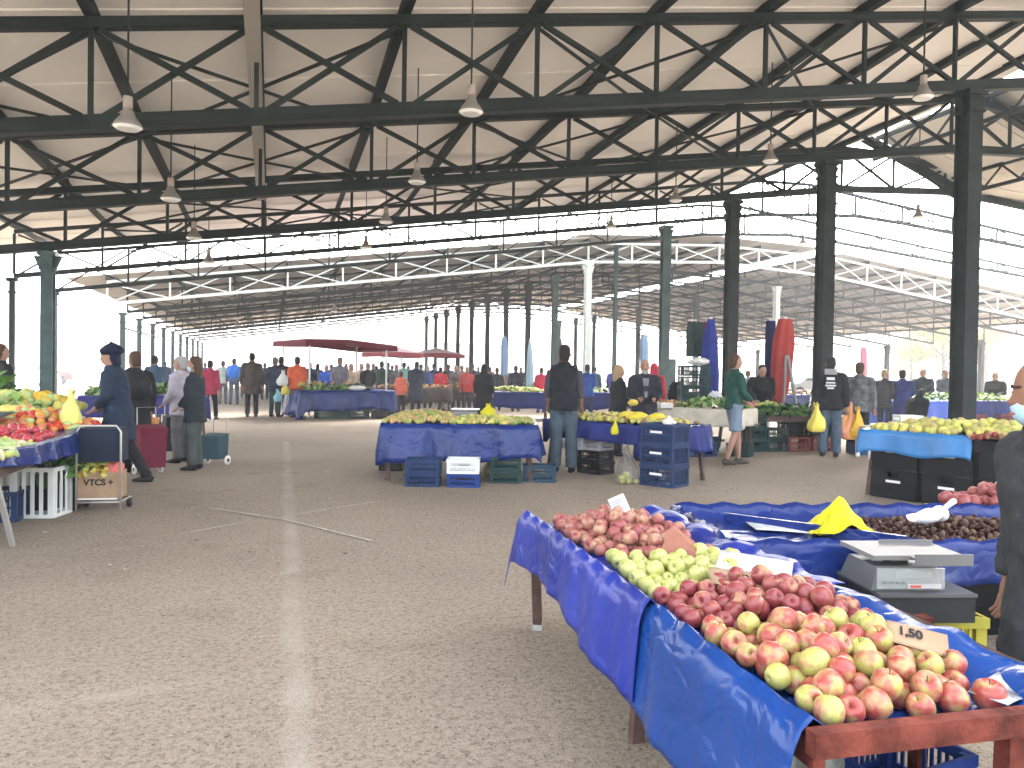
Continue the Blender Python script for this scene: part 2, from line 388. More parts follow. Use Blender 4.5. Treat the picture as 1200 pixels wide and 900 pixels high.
def column(x, y, h, m, label, group=None, wd=.32, cap=True):
    c = empty('steel_column', (x, y, 0), 0, label, 'column', group)
    b = MB(); t = .03; w2 = wd/2            # H-section: two flanges and a web with cover plates
    b.box(-w2,-w2,0, w2,-w2+t,h); b.box(-w2,w2-t,0, w2,w2,h); b.box(-w2*.55,-w2+t,0, w2*.55,w2-t,h)
    b.build('shaft', m, c)
    MB().box(-w2-.06,-w2-.06,0, w2+.06,w2+.06,.03).build('base_plate', m, c)
    if cap:
        q = MB(); q.box(-w2-.06,-w2-.05,h-.10, w2+.06,w2+.05,h-.001)
        for s_ in (-1, 1):
            if wd > .2: q.add([(s_*w2,-.05,h-.5),(s_*(w2+.16),-.05,h-.11),(s_*w2,-.05,h-.11),(s_*w2,.05,h-.5),(s_*(w2+.16),.05,h-.11),(s_*w2,.05,h-.11)], [(0,1,2),(3,5,4),(0,3,4,1),(1,4,5,2),(0,2,5,3)])
        q.box(-w2-.03,-w2-.03,h-.42, w2+.03,w2+.03,h-.36)
        q.build('capital', m, c)
    return c
col_l = ['thick dark green column beside the pear stall, nearest of the row', 'dark green column behind the man in the printed hoody',
         'dark green column behind the man in shorts', 'teal column with a green junction box, left of the hanging cloths', 'thin dark column between the teal column and the white one']
for k in range(5):
    c = column(13.02, Y1+k*BAY, near_zb(k)(13.0)-.12, M_DG if k < 3 else M_TEAL, col_l[k], wd=[.34,.33,.32,.28,.14][k])
    if k == 3:
        j = MB(); j.box(-.28,-.36,1.0,.28,-.15,2.0).build('junction_box', M_TEAL, c)
column(-4.9, Y1+2*BAY, near_zb(2)(-4.9)-.12, M_TEAL, 'thick teal column behind the vegetable stall on the left', wd=.25)
column(-6.75, Y1+3*BAY, near_zb(3)(-6.7)-.05, M_DG, 'thin dark column at the left edge behind the vegetable stall', wd=.12)
column(-6.75, Y1+1*BAY, 4.0, M_DG, 'dark column out beyond the left side of the vegetable stall', wd=.2)
column(-6.7, Y1+4*BAY, near_zb(4)(-6.7)-.05, M_TEAL, 'slender teal column at the left end of the last near truss', wd=.14)
# far hall
def fzb(x):
    if x <= 13: return 6.28+.138*(x-13)
    if x <= 19.5: return 6.28+.055*(x-13)
    if x <= 25.7: return 6.64-.055*(x-19.5)
    return 6.30-.125*(x-25.7)
def fzt(x):
    if x <= 13: return fzb(x)+.80
    if x <= 19.5: return 7.08+.05*(x-13)
    if x <= 25.7: return 7.40-.03*(x-19.5)
    return fzb(x)+.92
fxs = [-5.7+2.08*k for k in range(9)]+[13.02,15.1,17.3,19.5,21.6,23.6,25.7]+[25.7+2.1*k for k in range(1,10)]
truss('roof_truss', 'white painted front truss of the far hall lit by the open sky', YW, fxs, fzb, fzt, M_PALE, .11, .10)
NF = 9
for k in range(1, NF+1):
    truss('roof_truss', 'dark roof truss inside the far hall behind the white front truss', YW+k*BAY, fxs, fzb, fzt, M_DG, .12, .10, 'roof trusses inside the far hall', detail=False)
for i, x in enumerate(fxs[::1]):
    pb = MB(); pb.bar((0,0,0),(0,NF*BAY+.8,0),.09,.14)
    o = pb.build('purlin', M_DG); o.location = (x, YW-.1, fzt(x)+.13)
    tag(o, 'dark purlin running back through the far hall above its trusses', 'purlin', 'purlins of the far hall roof')
M_ROOFF = mat('grey_brown_roof_sheet', (.42,.39,.35), .8, var=.08, vscale=.9)
roof('sheet_roof', 'grey brown sheeted roof slope of the far hall, left aisle', [-7.0, 0, 6, 12.95], YW-.2, YW+NF*BAY+.4, lambda x, y: fzt(x)+.22, M_ROOFF, 2.02)
roof('sheet_roof', 'grey brown sheeted roof over the middle of the far hall', [12.6, 19.5, 25.3], YW+.1, YW+NF*BAY+.4, lambda x, y: fzt(x)+.42, M_ROOFF, 2.02)
roof('sheet_roof', 'grey brown sheeted roof slope of the far hall, right aisle', [26.1, 32, 38, 45], YW-.2, YW+NF*BAY+.4, lambda x, y: fzt(x)+.22, M_ROOFF, 2.02)
fc_l = {0: 'white column under the front truss of the far hall, middle of the picture', 1: 'pale teal column just left of the white column'}
for k in range(0, NF+1):
    column(13.02, YW+k*BAY, fzb(13.02)-.07, M_PALE if k == 0 else M_TEAL if k == 1 else M_DG,
           fc_l.get(k, 'dark column of the middle row running back through the far hall'), None if k in fc_l else 'middle row columns of the far hall', wd=.26)
    column(25.6, YW+k*BAY, fzb(25.6)-.07, M_PALE if k < 2 else M_DG,
           ['white column right beside the second dark green near column', 'pale column just left of the red hanging cloth'][k] if k < 2 else 'dark column of the right row inside the far hall',
           None if k < 2 else 'right row columns of the far hall', wd=.26)
    column(-5.7, YW+(k+.75)*BAY, fzb(-5.7)-.07 if k else 3.6, M_TEAL, 'slender teal column along the left side of the far hall', 'left row columns of the far hall', wd=.18)
    if k % 2 == 0: column(44.4, YW+k*BAY, 3.9, M_DG, 'dark column along the right side of the far hall', 'right side columns of the far hall', wd=.26)
# ties between the left columns of the far hall
for k in range(NF):
    tb = MB(); tb.bar((0,0,0),(0,BAY,0),.07,.07); o = tb.build('tie_beam', M_TEAL); o.location = (-5.7, YW+(k+.75)*BAY, 3.0)
    tag(o, 'thin tie rail between the slender teal columns of the far hall', 'tie beam', 'tie rails of the left column row')

# ------------------------------------------------------------------ bell lamps
M_LAMP = mat('aluminium_reflector', (.19,.175,.155), .5, .1); M_LGLASS = mat('pale_lamp_glass', (.85,.86,.82), .3)
def bell(loc, label, ztop, s=1.0):
    s *= .62
    L = empty('bell_lamp', loc, 0, label, 'lamp')
    b = MB(); b.tube([(0,0,.34*s),(0,0,.30*s),(0,0,.20*s),(0,0,.08*s),(0,0,0)], [.05*s,.10*s,.13*s,.22*s,.27*s], 18); b.build('shade', M_LAMP, L, True)
    MB().tube([(0,0,.56*s),(0,0,.34*s)], [.085*s,.085*s], 14).build('housing', mat('lamp_housing', (.34,.29,.25), .5), L, True)
    MB().tube([(0,0,.006),(0,0,-.03)], [.262*s,.20*s], 18).build('lens', M_LGLASS, L)
    MB().bar((0,0,.55*s),(0,0,ztop-loc[2]),.02,.02).build('hanger', M_DG, L)
posw = ['nearest', 'second', 'third', 'fourth']
for i in range(4):
    y = 9.85+i*3.95
    bell((-1.62, y, 4.22), posw[i]+' bell lamp of the left row hanging under the near roof', 6.2)
    bell((2.46, y, 4.86), posw[i]+' bell lamp of the middle row hanging under the near roof', 6.9)
    bell((9.9, y, 5.95), posw[i]+' bell lamp of the right row hanging under the near roof', 8.0)
bell((16.4, 16.4, 5.75), 'bell lamp hanging in the open gap between the two nearest columns', 8.3, .95)
bell((17.6, 22.6, 6.1), 'bell lamp hanging just left of the second dark column', 8.3, .9)
bell((14.6, 33.2, 5.6), 'white bell lamp right of the white column under the far hall', 6.9, .9)
bell((21.3, 33.2, 5.1), 'white bell lamp in the middle bay of the far hall', 6.9, .9)
for i, (x, y) in enumerate([(2.5,33.5),(2.5,41),(8.2,36),(-1.5,36.5)]):
    bell((x, y, fzb(x)-.9), ['bell lamp under the left aisle of the far hall, beside its white truss','bell lamp deepest under the left aisle of the far hall','bell lamp under the far hall near its middle columns','bell lamp at the left end under the far hall'][i], fzb(x)+.3, .9)
# ------------------------------------------------------------------ tarps, tables, crates
def tarp(name, c, L, W, rz, zt, hangs, m, label, seed=1, floor=.0, rim=.0, fold=.03, flare=.10, cat='tarpaulin', group=None, rows=7, sp=.045, wr=.004):
    """sheet over a table: L along local x, W along local y; hangs = (x-,y-,x+,y+) drop of each side"""
    rnd = random.Random(seed); per = []
    hx, hy = L/2, W/2
    for (ax,ay),(bx,by),side in (((-hx,hy),(-hx,-hy),0), ((-hx,-hy),(hx,-hy),1), ((hx,-hy),(hx,hy),2), ((hx,hy),(-hx,hy),3)):
        n = max(4, int(math.hypot(bx-ax, by-ay)/sp))
        for i in range(n):
            t = i/n; per.append((ax+(bx-ax)*t, ay+(by-ay)*t, side, t))
    nP = len(per); nor = [(-1,0),(0,-1),(1,0),(0,1)]
    ph = [rnd.uniform(0, 6.28) for _ in range(6)]; fr = [rnd.uniform(.7, 1.3) for _ in range(6)]
    vs = []; fs = []
    fac = [.0, .3, .6, .86, .965, 1.0]
    def hang(side, t):
        h = hangs[side]; h2 = hangs[(side+1) % 4]; h0 = hangs[(side-1) % 4]
        if h <= 0: return 0
        e = .12
        k = 1+.06*math.sin(5*t+ph[0])+.05*math.sin(11*t+ph[1])
        if t > 1-e and h2 <= .02: k *= 1
        return h*k
    for fi, f in enumerate(fac):
        for x, y, s, t in per:
            dd = (1-f)*min(hx, hy); xx = x*(hx-dd)/hx; yy = y*(hy-dd)/hy
            z = zt-floor+wr*math.sin(xx*23+ph[2])*math.cos(yy*19+ph[3])+wr*math.sin((xx-yy)*41+ph[4])
            if f >= .86: z = zt-floor*(1 if f < .9 else .35 if f < .99 else 0)+rim*(f > .9)+wr*1.5*math.sin((xx+yy)*31+ph[1])
            vs.append((xx, yy, z))
    cum = 0; arcs = []
    for i in range(nP):
        arcs.append(cum); q = per[(i+1) % nP]; cum += math.hypot(q[0]-per[i][0], q[1]-per[i][1])
    for r in range(1, rows+1):
        s = r/rows
        for i, (x, y, sd, t) in enumerate(per):
            nx, ny = nor[sd]
            if t < .04: a = nor[(sd-1) % 4]; nx, ny = (nx+a[0])*.8, (ny+a[1])*.8
            h = hang(sd, t)
            if t < .04: h = max(h, hang((sd-1) % 4, .99))*1.12 if min(hangs[sd], hangs[(sd-1) % 4]) > 0 else min(h, hang((sd-1) % 4, .99))
            a = arcs[i]
            fo = fold*(math.sin(a*9.5*fr[0]+ph[0])+.6*math.sin(a*19*fr[1]+ph[1])+.35*math.sin(a*37*fr[2]+ph[2]))*(s**.8)
            off = (.012+flare*h*s*.6+fo)*(1 if h > .02 else 0)
            off = max(.008 if h > .02 else 0, off)
            z = zt+rim-h*s*(1-.0*s)-(.0 if h > 0 else .0)
            vs.append((x+nx*off+ny*fo*.3*s, y+ny*off+nx*fo*.3*s, z))
    NR = len(fac)+rows
    for r in range(NR-1):
        for i in range(nP):
            j = (i+1) % nP
            if r >= len(fac)-1 and hangs[per[i][2]] <= 0 : continue
            fs.append((r*nP+i, r*nP+j, (r+1)*nP+j, (r+1)*nP+i))
    b = MB(); b.add(vs, fs); o = b.build(name, m, None, True); o.location = (c[0], c[1], 0); o.rotation_euler = (0,0,rz)
    tag(o, label, cat, group)
    md = o.modifiers.new('thickness', 'SOLIDIFY'); md.thickness = .003
    return o
def table(c, L, W, rz, z, label, m=M_WOOD, leg=.05, group=None, splay=.05, legs=(1,1,1,1)):
    t = empty('trestle_table', (c[0], c[1], 0), rz, label, 'table', group)
    MB().box(-L/2+.02,-W/2+.02,z-.04,L/2-.02,W/2-.02,z-.005).build('table_top', m, t)
    for y in (-W/2+.03, W/2-.08): MB().box(-L/2+.03,y,z-.11,L/2-.03,y+.05,z-.041).build('rail', m, t)
    i = 0
    for sx in (-1,1):
        for sy in (-1,1):
            if legs[i]: MB().bar((sx*(L/2-.10),sy*(W/2-.09),z-.04),(sx*(L/2-.10+splay),sy*(W/2-.09+splay),0),leg,leg).build('leg', m, t)
            i += 1
    return t
CR = {}
def crate_mesh(L, W, H, kind):
    key = (L, W, H, kind)
    if key in CR: return CR[key]
    b = MB(); t = .012; hx, hy = L/2, W/2
    b.box(-hx+t,-hy+t,0,hx-t,hy-t,.012)
    for sx in (-1,1):
        for sy in (-1,1):
            b.box(min(sx*hx,sx*(hx-.035)),min(sy*hy,sy*(hy-.035)),0,max(sx*hx,sx*(hx-.035)),max(sy*hy,sy*(hy-.035)),H-.004)
    for y0 in (-hy-.006, hy-t+.006):
        b.box(-hx+.03,y0,.0,hx-.03,y0+t,.035); b.box(-hx-.006,y0-.002,H-.04,hx+.006,y0+t+.002,H)
        if kind != 'slat': b.box(-hx+.03,y0+.001,H*.45,hx-.03,y0+t-.001,H*.45+.018)
        n = int((L-.08)/(.028 if kind != 'slat' else .07))
        for i in range(n+1):
            x = -hx+.035+i*(L-.07-.012)/n
            if kind == 'solid': continue
            if kind == 'handle' and abs(x) < .07:
                b.box(x,y0+.002,.03,x+.012,y0+t-.002,H*.45); continue
            b.box(x,y0+.002,.03,x+(.012 if kind != 'slat' else .035),y0+t-.002,H-.03)
        if kind == 'solid': b.box(-hx+.03,y0+.002,.03,hx-.03,y0+t-.002,H-.09); b.box(-hx+.03,y0+.003,H-.1,-.07,y0+t-.003,H-.03); b.box(.07,y0+.003,H-.1,hx-.03,y0+t-.003,H-.03)
    for x0 in (-hx-.006, hx-t+.006):
        b.box(x0,-hy+.03,.0,x0+t,hy-.03,.035); b.box(x0-.002,-hy+.0,H-.041,x0+t+.002,hy,H-.001)
        n = int((W-.08)/(.028 if kind != 'slat' else .07))
        for i in range(n+1):
            y = -hy+.035+i*(W-.07-.012)/n
            if kind == 'solid': continue
            if kind == 'handle' and abs(y) < .06: continue
            b.box(x0+.002,y,.03,x0+t-.002,y+(.012 if kind != 'slat' else .035),H-.03)
        if kind == 'solid': b.box(x0+.002,-hy+.03,.03,x0+t-.002,hy-.03,H-.09)
    CR[key] = b.mesh('crate'); return CR[key]
def crate(loc, rz, m, label, L=.58, W=.38, H=.26, kind='grid', stripe=None, group=None):
    c = empty('plastic_crate', loc, rz, label, 'crate', group)
    me = crate_mesh(L, W, H, kind).copy() if False else crate_mesh(L, W, H, kind)
    key = (me.name, m.name)
    if key not in CR: k = me.copy(); k.materials.append(m); CR[key] = k
    o = D.objects.new('crate_body', CR[key]); COL.objects.link(o); o.parent = c
    if stripe:
        for s in (-1, 1):
            MB().box(-.09, s*(W/2+.010)-.002, H*.55, .09, s*(W/2+.010)+.002, H*.55+.03).build('label_strip', stripe, c)
        MB().box(-L/2-.012, -.07, H*.55, -L/2-.008, .07, H*.55+.03).build('label_strip', stripe, c)
    return c
# ------------------------------------------------------------------ fruit
def fruit_mat(name, c1, c2, c3=None, rough=.35, scale=2.2, split=.5):
    m = D.materials.new(name); m.use_nodes = True; n = m.node_tree; b = n.nodes['Principled BSDF']; b.inputs['Roughness'].default_value = rough
    tc = n.nodes.new('ShaderNodeTexCoord'); oi = n.nodes.new('ShaderNodeObjectInfo')
    ad = n.nodes.new('ShaderNodeVectorMath'); ad.operation = 'ADD'; ml = n.nodes.new('ShaderNodeMath'); ml.operation = 'MULTIPLY'; ml.inputs[1].default_value = 57
    n.links.new(oi.outputs['Random'], ml.inputs[0]); cb = n.nodes.new('ShaderNodeCombineXYZ'); n.links.new(ml.outputs[0], cb.inputs[0])
    sc = n.nodes.new('ShaderNodeVectorMath'); sc.operation = 'SCALE'; sc.inputs['Scale'].default_value = scale
    n.links.new(tc.outputs['Object'], sc.inputs[0]); n.links.new(sc.outputs[0], ad.inputs[0]); n.links.new(cb.outputs[0], ad.inputs[1])
    nz = n.nodes.new('ShaderNodeTexNoise'); nz.inputs['Scale'].default_value = .45; nz.inputs['Detail'].default_value = 3; n.links.new(ad.outputs[0], nz.inputs['Vector'])
    mr = n.nodes.new('ShaderNodeMath'); mr.operation = 'MULTIPLY_ADD'; mr.inputs[1].default_value = .34; n.links.new(oi.outputs['Random'], mr.inputs[0])
    n.links.new(nz.outputs['Fac'], mr.inputs[2])
    rp = n.nodes.new('ShaderNodeValToRGB'); e = rp.color_ramp.elements
    e[0].position = split-.02; e[0].color = (*c1,1); e[1].position = split+.26; e[1].color = (*c2,1)
    if c3: x = e.new(split+.12); x.color = (*c3,1)
    n.links.new(mr.outputs[0], rp.inputs[0])
    # fine streaks from stem to base
    st = n.nodes.new('ShaderNodeTexNoise'); st.inputs['Scale'].default_value = 5; mp = n.nodes.new('ShaderNodeMapping'); mp.inputs['Scale'].default_value = (1.4,1.4,.12)
    n.links.new(ad.outputs[0], mp.inputs[0]); n.links.new(mp.outputs[0], st.inputs['Vector'])
    mx = n.nodes.new('ShaderNodeMix'); mx.data_type = 'RGBA'; mx.blend_type = 'MULTIPLY'; mx.inputs['Factor'].default_value = .5
    r2 = n.nodes.new('ShaderNodeValToRGB'); r2.color_ramp.elements[0].position = .35; r2.color_ramp.elements[0].color = (.62,.6,.55,1); r2.color_ramp.elements[1].position = .6; r2.color_ramp.elements[1].color = (1,1,1,1)
    n.links.new(st.outputs['Fac'], r2.inputs[0]); n.links.new(rp.outputs[0], mx.inputs['A']); n.links.new(r2.outputs[0], mx.inputs['B'])
    n.links.new(mx.outputs['Result'], b.inputs['Base Color']); return m
F_RED = fruit_mat('red_apple_skin', (.23,.040,.042), (.40,.22,.11), (.30,.080,.062), split=.66)
F_DUST = fruit_mat('dusty_pink_apple_skin', (.25,.052,.052), (.40,.24,.14), (.32,.115,.085), split=.60, rough=.5)
F_BLUSH = fruit_mat('blushed_apple_skin', (.34,.055,.045), (.40,.38,.10), (.41,.20,.10), split=.54)
F_YEL = fruit_mat('green_yellow_apple_skin', (.36,.38,.095), (.45,.46,.15), split=.5)
F_TOM = fruit_mat('tomato_skin', (.36,.022,.035), (.46,.05,.06), rough=.25)
F_STEM = mat('apple_stem', (.07,.05,.02), .8)
def apple_mesh(name, elong=1.0, seg=16):
    prof = [(0,.60),(.10,.66),(.26,.80),(.50,.90),(.78,.72),(.96,.35),(1.0,.0),(.93,-.38),(.74,-.70),(.48,-.90),(.25,-.93),(.10,-.82),(0,-.76)]
    vs = []; fs = []; n = len(prof)
    for i, (r, z) in enumerate(prof[1:-1]):
        for k in range(seg):
            a = 2*math.pi*k/seg; rr_ = r*(1+.03*math.cos(5*a)*(abs(z)))
            vs.append((rr_*math.cos(a), rr_*math.sin(a), z*elong))
    T = len(vs); vs += [(0,0,prof[0][1]*elong), (0,0,prof[-1][1]*elong)]; M = n-2
    for k in range(seg):
        k2 = (k+1) % seg; fs.append((T, k, k2)); fs.append((T+1, (M-1)*seg+k2, (M-1)*seg+k))
        for i in range(M-1): fs.append((i*seg+k, (i+1)*seg+k, (i+1)*seg+k2, i*seg+k2))
    b = MB(); b.add(vs, fs)
    b.tube([(0,0,.55*elong),(.03,.01,.85*elong),(.08,.03,1.03*elong)], [.035,.03,.045], 5, 1)
    return b.mesh(name, True)
AM = [apple_mesh('apple', .93), apple_mesh('apple', 1.02), apple_mesh('apple', 1.12)]
_am = {}
def apple(loc, r, m, label, group, name='apple', cat='apple', rnd=random, parent=None):
    me0 = rnd.choice(AM); k = (me0.name, m.name)
    if k not in _am:
        me = me0.copy(); me.materials.append(m); me.materials.append(F_STEM); me.name = name; _am[k] = me
    o = D.objects.new(name, _am[k]); COL.objects.link(o); o.location = loc
    o.rotation_euler = (rnd.gauss(0, .8), rnd.gauss(0, .8), rnd.uniform(0, 6.28)); o.scale = (r, r, r)
    return tag(o, label, cat, group)
def heap(inside, mound, n, r, rv=.12, seed=1, base=None, tries=60, pre=None, bbox=(0,0,1,1)):
    """drop spheres one by one on the lowest free spot below the mound surface"""
    rnd = random.Random(seed); P = list(pre or []); out = []
    fails = 0
    while len(out) < n and fails < 60:
        best = None
        for _ in range(tries):
            x = rnd.uniform(bbox[0], bbox[2]); y = rnd.uniform(bbox[1], bbox[3])
            if not inside(x, y): continue
            rr_ = r*(1+rnd.uniform(-rv, rv)); z = (base(x, y) if base else 0)+rr_*.93
            for (px, py, pz, pr) in P:
                d2 = (px-x)**2+(py-y)**2; s = (pr+rr_)*.93
                if d2 < s*s: z = max(z, pz+math.sqrt(s*s-d2))
            gap = mound(x, y)-z
            if gap < 0: continue
            if best is None or gap > best[0]: best = (gap, x, y, z, rr_)
        if best is None: fails += 1; continue
        P.append(best[1:]); out.append(best[1:])
    return out
def bag(name, loc, size, m, label, seed=1, cat='plastic bag', knot=True, squash=1.0, rz=0):
    """crumpled plastic bag, sagging and creased, gathered into two handle loops when knotted"""
    rnd = random.Random(seed); seg, rg = 30, 18; vs = []; fs = []
    ph = [rnd.uniform(0, 6.28) for _ in range(12)]; lx, ly = rnd.uniform(-.10,.10), rnd.uniform(-.08,.08)
    kt = [0,.06,.2,.4,.58,.70,.80,.88,1.0]; kr = [.30,.43,.50,.47,.36,.24,.15,.11,.13]
    for i in range(rg+1):
        t = i/rg
        r = float(np.interp(t, kt, kr)) if knot else .5*math.sin(math.pi*(t*.90+.055))**.5
        for k in range(seg):
            a = 2*math.pi*k/seg
            c = 1+.13*math.sin(2*a+ph[0]+t*3)+.09*math.sin(5*a+ph[1]-t*6)+.07*math.sin(9*a+ph[2]+t*13)*(.4+t)+.05*math.sin(14*a+ph[6]+t*4)+rnd.uniform(-.04, .04)
            z = t+.05*math.sin(3*a+ph[3])*t+.04*math.sin(6*a+ph[4]+t*4)*(t > .15)
            vs.append((r*c*math.cos(a)*size[0]+lx*t*t*size[0], r*c*math.sin(a)*size[1]+ly*t*t*size[1], max(0, z)*size[2]*(1.0 if knot else .97)))
    for i in range(rg):
        for k in range(seg): k2 = (k+1) % seg; fs.append((i*seg+k, i*seg+k2, (i+1)*seg+k2, (i+1)*seg+k))
    fs.append(tuple(range(seg-1, -1, -1))); fs.append(tuple(rg*seg+k for k in range(seg)))
    b = MB().add(vs, fs)
    if knot:
        for s_ in (-1, 1):
            x0, z0 = lx*size[0]+s_*.05*size[0], size[2]*.92
            b.tube([(x0,0,z0),(x0+s_*.10*size[0],.02,z0+.10*size[2]),(x0+s_*.05*size[0],.03,z0+.20*size[2]),(x0-s_*.02*size[0],.0,z0+.12*size[2])], [(.03*size[0],.05*size[1])]*4, 6)
    o = b.build(name, m, None, True); o.location = loc; o.rotation_euler = (0,0,rz)
    return tag(o, label, cat)
# ------------------------------------------------------------------ foreground table A (two tables end to end)
def hyp(x, y): return 0
_before = set(D.objects)
_T = Matrix.Translation((1.12,1.36,0)) @ Matrix.Rotation(R(-4.2), 4, 'Z') @ Matrix.Translation((-1.12,-1.36,0))
_loc = lambda v: _T.inverted() @ v-Vector((1.55,2.98,0))
_l1, _l2 = at(745,868), at(630,737)
# near table with red frame
tA = empty('display_table', (1.55, 1.80, 0), 0, 'low fruit table with a red painted wooden frame, nearest to the viewer', 'table')
MB().box(-.40,-.40,.612,.52,.46,.630).build('table_top', M_WOOD, tA)
MB().box(-.455,-.475,.648,1.2,-.437,.702).build('front_rail', M_REDW, tA)
MB().box(-.43,-.43,.60,-.40,.46,.66).build('side_rail', M_REDW, tA)
MB().bar((.10,-.415,.63),(.10,-.40,0),.045,.045).build('leg', M_REDW, tA)
MB().bar((.95,-.42,.63),(.97,-.40,0),.045,.045).build('leg', M_REDW, tA)
MB().bar((-.36,.10,.61),(-.34,.16,0),.055,.05).build('leg', M_REDW, tA)
MB().bar((-.36,.10,.20),(.5,.12,.12),.03,.05).build('stretcher', M_REDW, tA)
MB().bar((.60,.42,.61),(.62,.46,0),.045,.045).build('leg', M_REDW, tA)
tB = empty('display_table', (1.55, 2.98, 0), 0, 'brown legged fruit table under the violet blue tarpaulin', 'table')
MB().box(-.40,-.68,.612,.40,.76,.630).build('table_top', M_WOOD, tB)
for y in (-.66, .72): MB().box(-.40,y,.55,.40,y+.035,.611).build('rail', M_WOOD, tB)
l = None
for p0, p1 in ((_loc(_l2+Vector((-.10,-.22,.61))),_loc(_l2)), (_loc(_l1+Vector((-.03,-.14,.61))),_loc(_l1)), ((.36,.66,.61),(.40,.80,0)), ((.36,-.6,.61),(.40,-.62,0))):
    l_ = MB().bar(p0, p1, .05, .05).build('leg', M_WOOD, tB); l = l_ if p1 == _loc(_l2) else l
f = MB().bar(_loc(_l2+Vector((-.007,-.016,.045))),_loc(_l2),.053,.053).build('foot_tape', M_PAPER, l)
def trough(name, x0, y0, x1, y1, zfl, zl, zr, hangl, hangf, m, label, seed, endhang=0, hangr=.0):
    """vinyl sheet lying in a tray: left rim zl with a long hang, right rim zr; hangf(y) varies the drop"""
    rnd = random.Random(seed); ph = [rnd.uniform(0, 6.28) for _ in range(10)]
    NY = int((y1-y0)/.022); NXt = 22; NH = 14; vs = []; W = NXt+NH+1
    EN = 12 if endhang else 0
    def sect(y, j, ed=0):
        row = []
        Y = y
        for i in range(NH, 0, -1):           # hanging part, bottom to rim
            s = i/NH; h = hangf(y)
            fo = (.016*math.sin(Y*6.3+ph[0]+1.5*math.sin(Y*2.9+ph[4]))+.009*math.sin(Y*15+ph[1]+2*math.sin(Y*4.1+ph[7]))+.0035*math.sin(Y*37+ph[2]+s*3))
            x = x0-.012-.015*min(1, s*5)-.06*s*h-(fo+.024)*s**.7
            row.append((x, Y+.012*math.sin(Y*21+ph[3])*s, zl-h*s+.004*math.sin(Y*43+ph[5])*(1-s)))
        for i in range(NXt+1):
            t = i/NXt; x = x0+(x1-x0)*t
            wl = math.exp(-((t)/.07)**2); wr = 1/(1+math.exp(-(t-.84)/.035))
            z = zfl+(zl-zfl)*wl+(zr-zfl)*wr
            z += .006*math.sin(x*30+Y*17+ph[6])*math.sin(Y*23+ph[7])+.010*wr*math.sin(Y*19+ph[8])+.006*wl*math.sin(Y*34+ph[9])
            row.append((x+.01*wr*math.sin(Y*27+ph[1]), Y, z))
        if hangr:
            for i in range(1, 8): row.append((x1+.02+.01*i/7, Y, zr-hangr*i/7))
        return row
    rows = [sect(y0+(y1-y0)*j/NY, j) for j in range(NY+1)]
    if endhang:
        last = rows[-1]
        for e in range(1, EN+1):
            s = e/EN; r2 = []
            for (x, y, z) in last:
                corner = math.exp(-((x-x0)/.12)**2) if x > x0 else 1
                fo = .022*math.sin(x*17+ph[3])+.012*math.sin(x*37+ph[4])
                zz = z-endhang*s*(1 if z > zfl-.03 else .75)
                r2.append((x-.02*corner*s, y+.03+.16*s*endhang+fo*s+.03*corner*s, max(zz, z-endhang*s)))
            rows.append(r2)
    W = len(rows[0])
    for r in rows: vs += r
    fs = [(a*W+i, (a+1)*W+i, (a+1)*W+i+1, a*W+i+1) for a in range(len(rows)-1) for i in range(W-1)]
    o = MB().add(vs, fs).build(name, m, None, True); md = o.modifiers.new('thickness', 'SOLIDIFY'); md.thickness = .0025
    return tag(o, label, 'tarpaulin')
trough('tarpaulin', 1.115, 1.365, 1.84, 2.36, .648, .715, .725, .4, lambda y: .33+.02*math.sin(y*4)+.10*max(0, (1.7-y)), M_BLUE2,
       'azure blue vinyl tarpaulin draped over the nearest apple table', 5)
trough('tarpaulin', 1.10, 2.20, 1.82, 3.80, .652, .730, .740, .4, lambda y: .275+.03*math.sin(y*3.1+.4)+.04*max(0, 1-abs(y-2.25)/.3), M_VIOL,
       'violet blue vinyl tarpaulin hanging from the far half of the apple table', 9, endhang=.20)
# apples: heaps rest on the sheet; mound heights differ along the table
def fl(x, y): return .655+(.07*math.exp(-((x-1.12)/.06)**2))
def ins(x0, y0, x1, y1): return lambda x, y: x0 < x < x1 and y0 < y < y1
pre = []
def put(pts, m, label, group, rnd, name='apple', cat='apple', keep=999, rest=None, tf=lambda p: p):
    pts = sorted(pts, key=lambda p: -p[2]-.02*(p[0] < 1.3)); b = MB()
    for p in pts[keep:]:
        e = Euler((rnd.gauss(0,.8), rnd.gauss(0,.8), rnd.uniform(0,6))).to_matrix(); me = AM[1]; c = Vector(tf(p[:3])); pre.append(p)
        b.add([c+e @ v.co*p[3]*1.03 for v in me.vertices], [tuple(q.vertices) for q in me.polygons])
    if b.v:
        k = m.name+'_heap'
        if k not in MATS:
            m2 = m.copy(); m2.name = k; MATS[k] = m2
            for q in m2.node_tree.nodes:
                if q.type == 'VECT_MATH' and q.operation == 'SCALE': q.inputs['Scale'].default_value = 46
        tag(b.build('apple_heap', MATS[k], None, True), rest, 'apples', kind='stuff')
    for p in pts[:keep]:
        apple(p[:3], p[3]*1.03, m, label, group, name, cat, rnd); pre.append(p)
rn = random.Random(11)
mA = lambda x, y: .70+.15*math.exp(-((x-1.50)/.34)**2)*math.exp(-((y-3.35)/.55)**2)
h = heap(lambda x, y: 1.17 < x < 1.90 and 2.93 < y < 3.79 and (y > 3.05 or x > 1.3), mA, 185, .0312, seed=2, base=fl, bbox=(1.17,2.93,1.9,3.79))
put(h, F_DUST, 'dull red apple in the far heap behind the yellow green apples', 'red apples heaped at the far end of the table', rn, keep=54, rest='lower layers of dull red apples in the far heap')
mY = lambda x, y: .70+.10*math.exp(-((x-1.48)/.32)**2)*math.exp(-((y-2.62)/.34)**2)
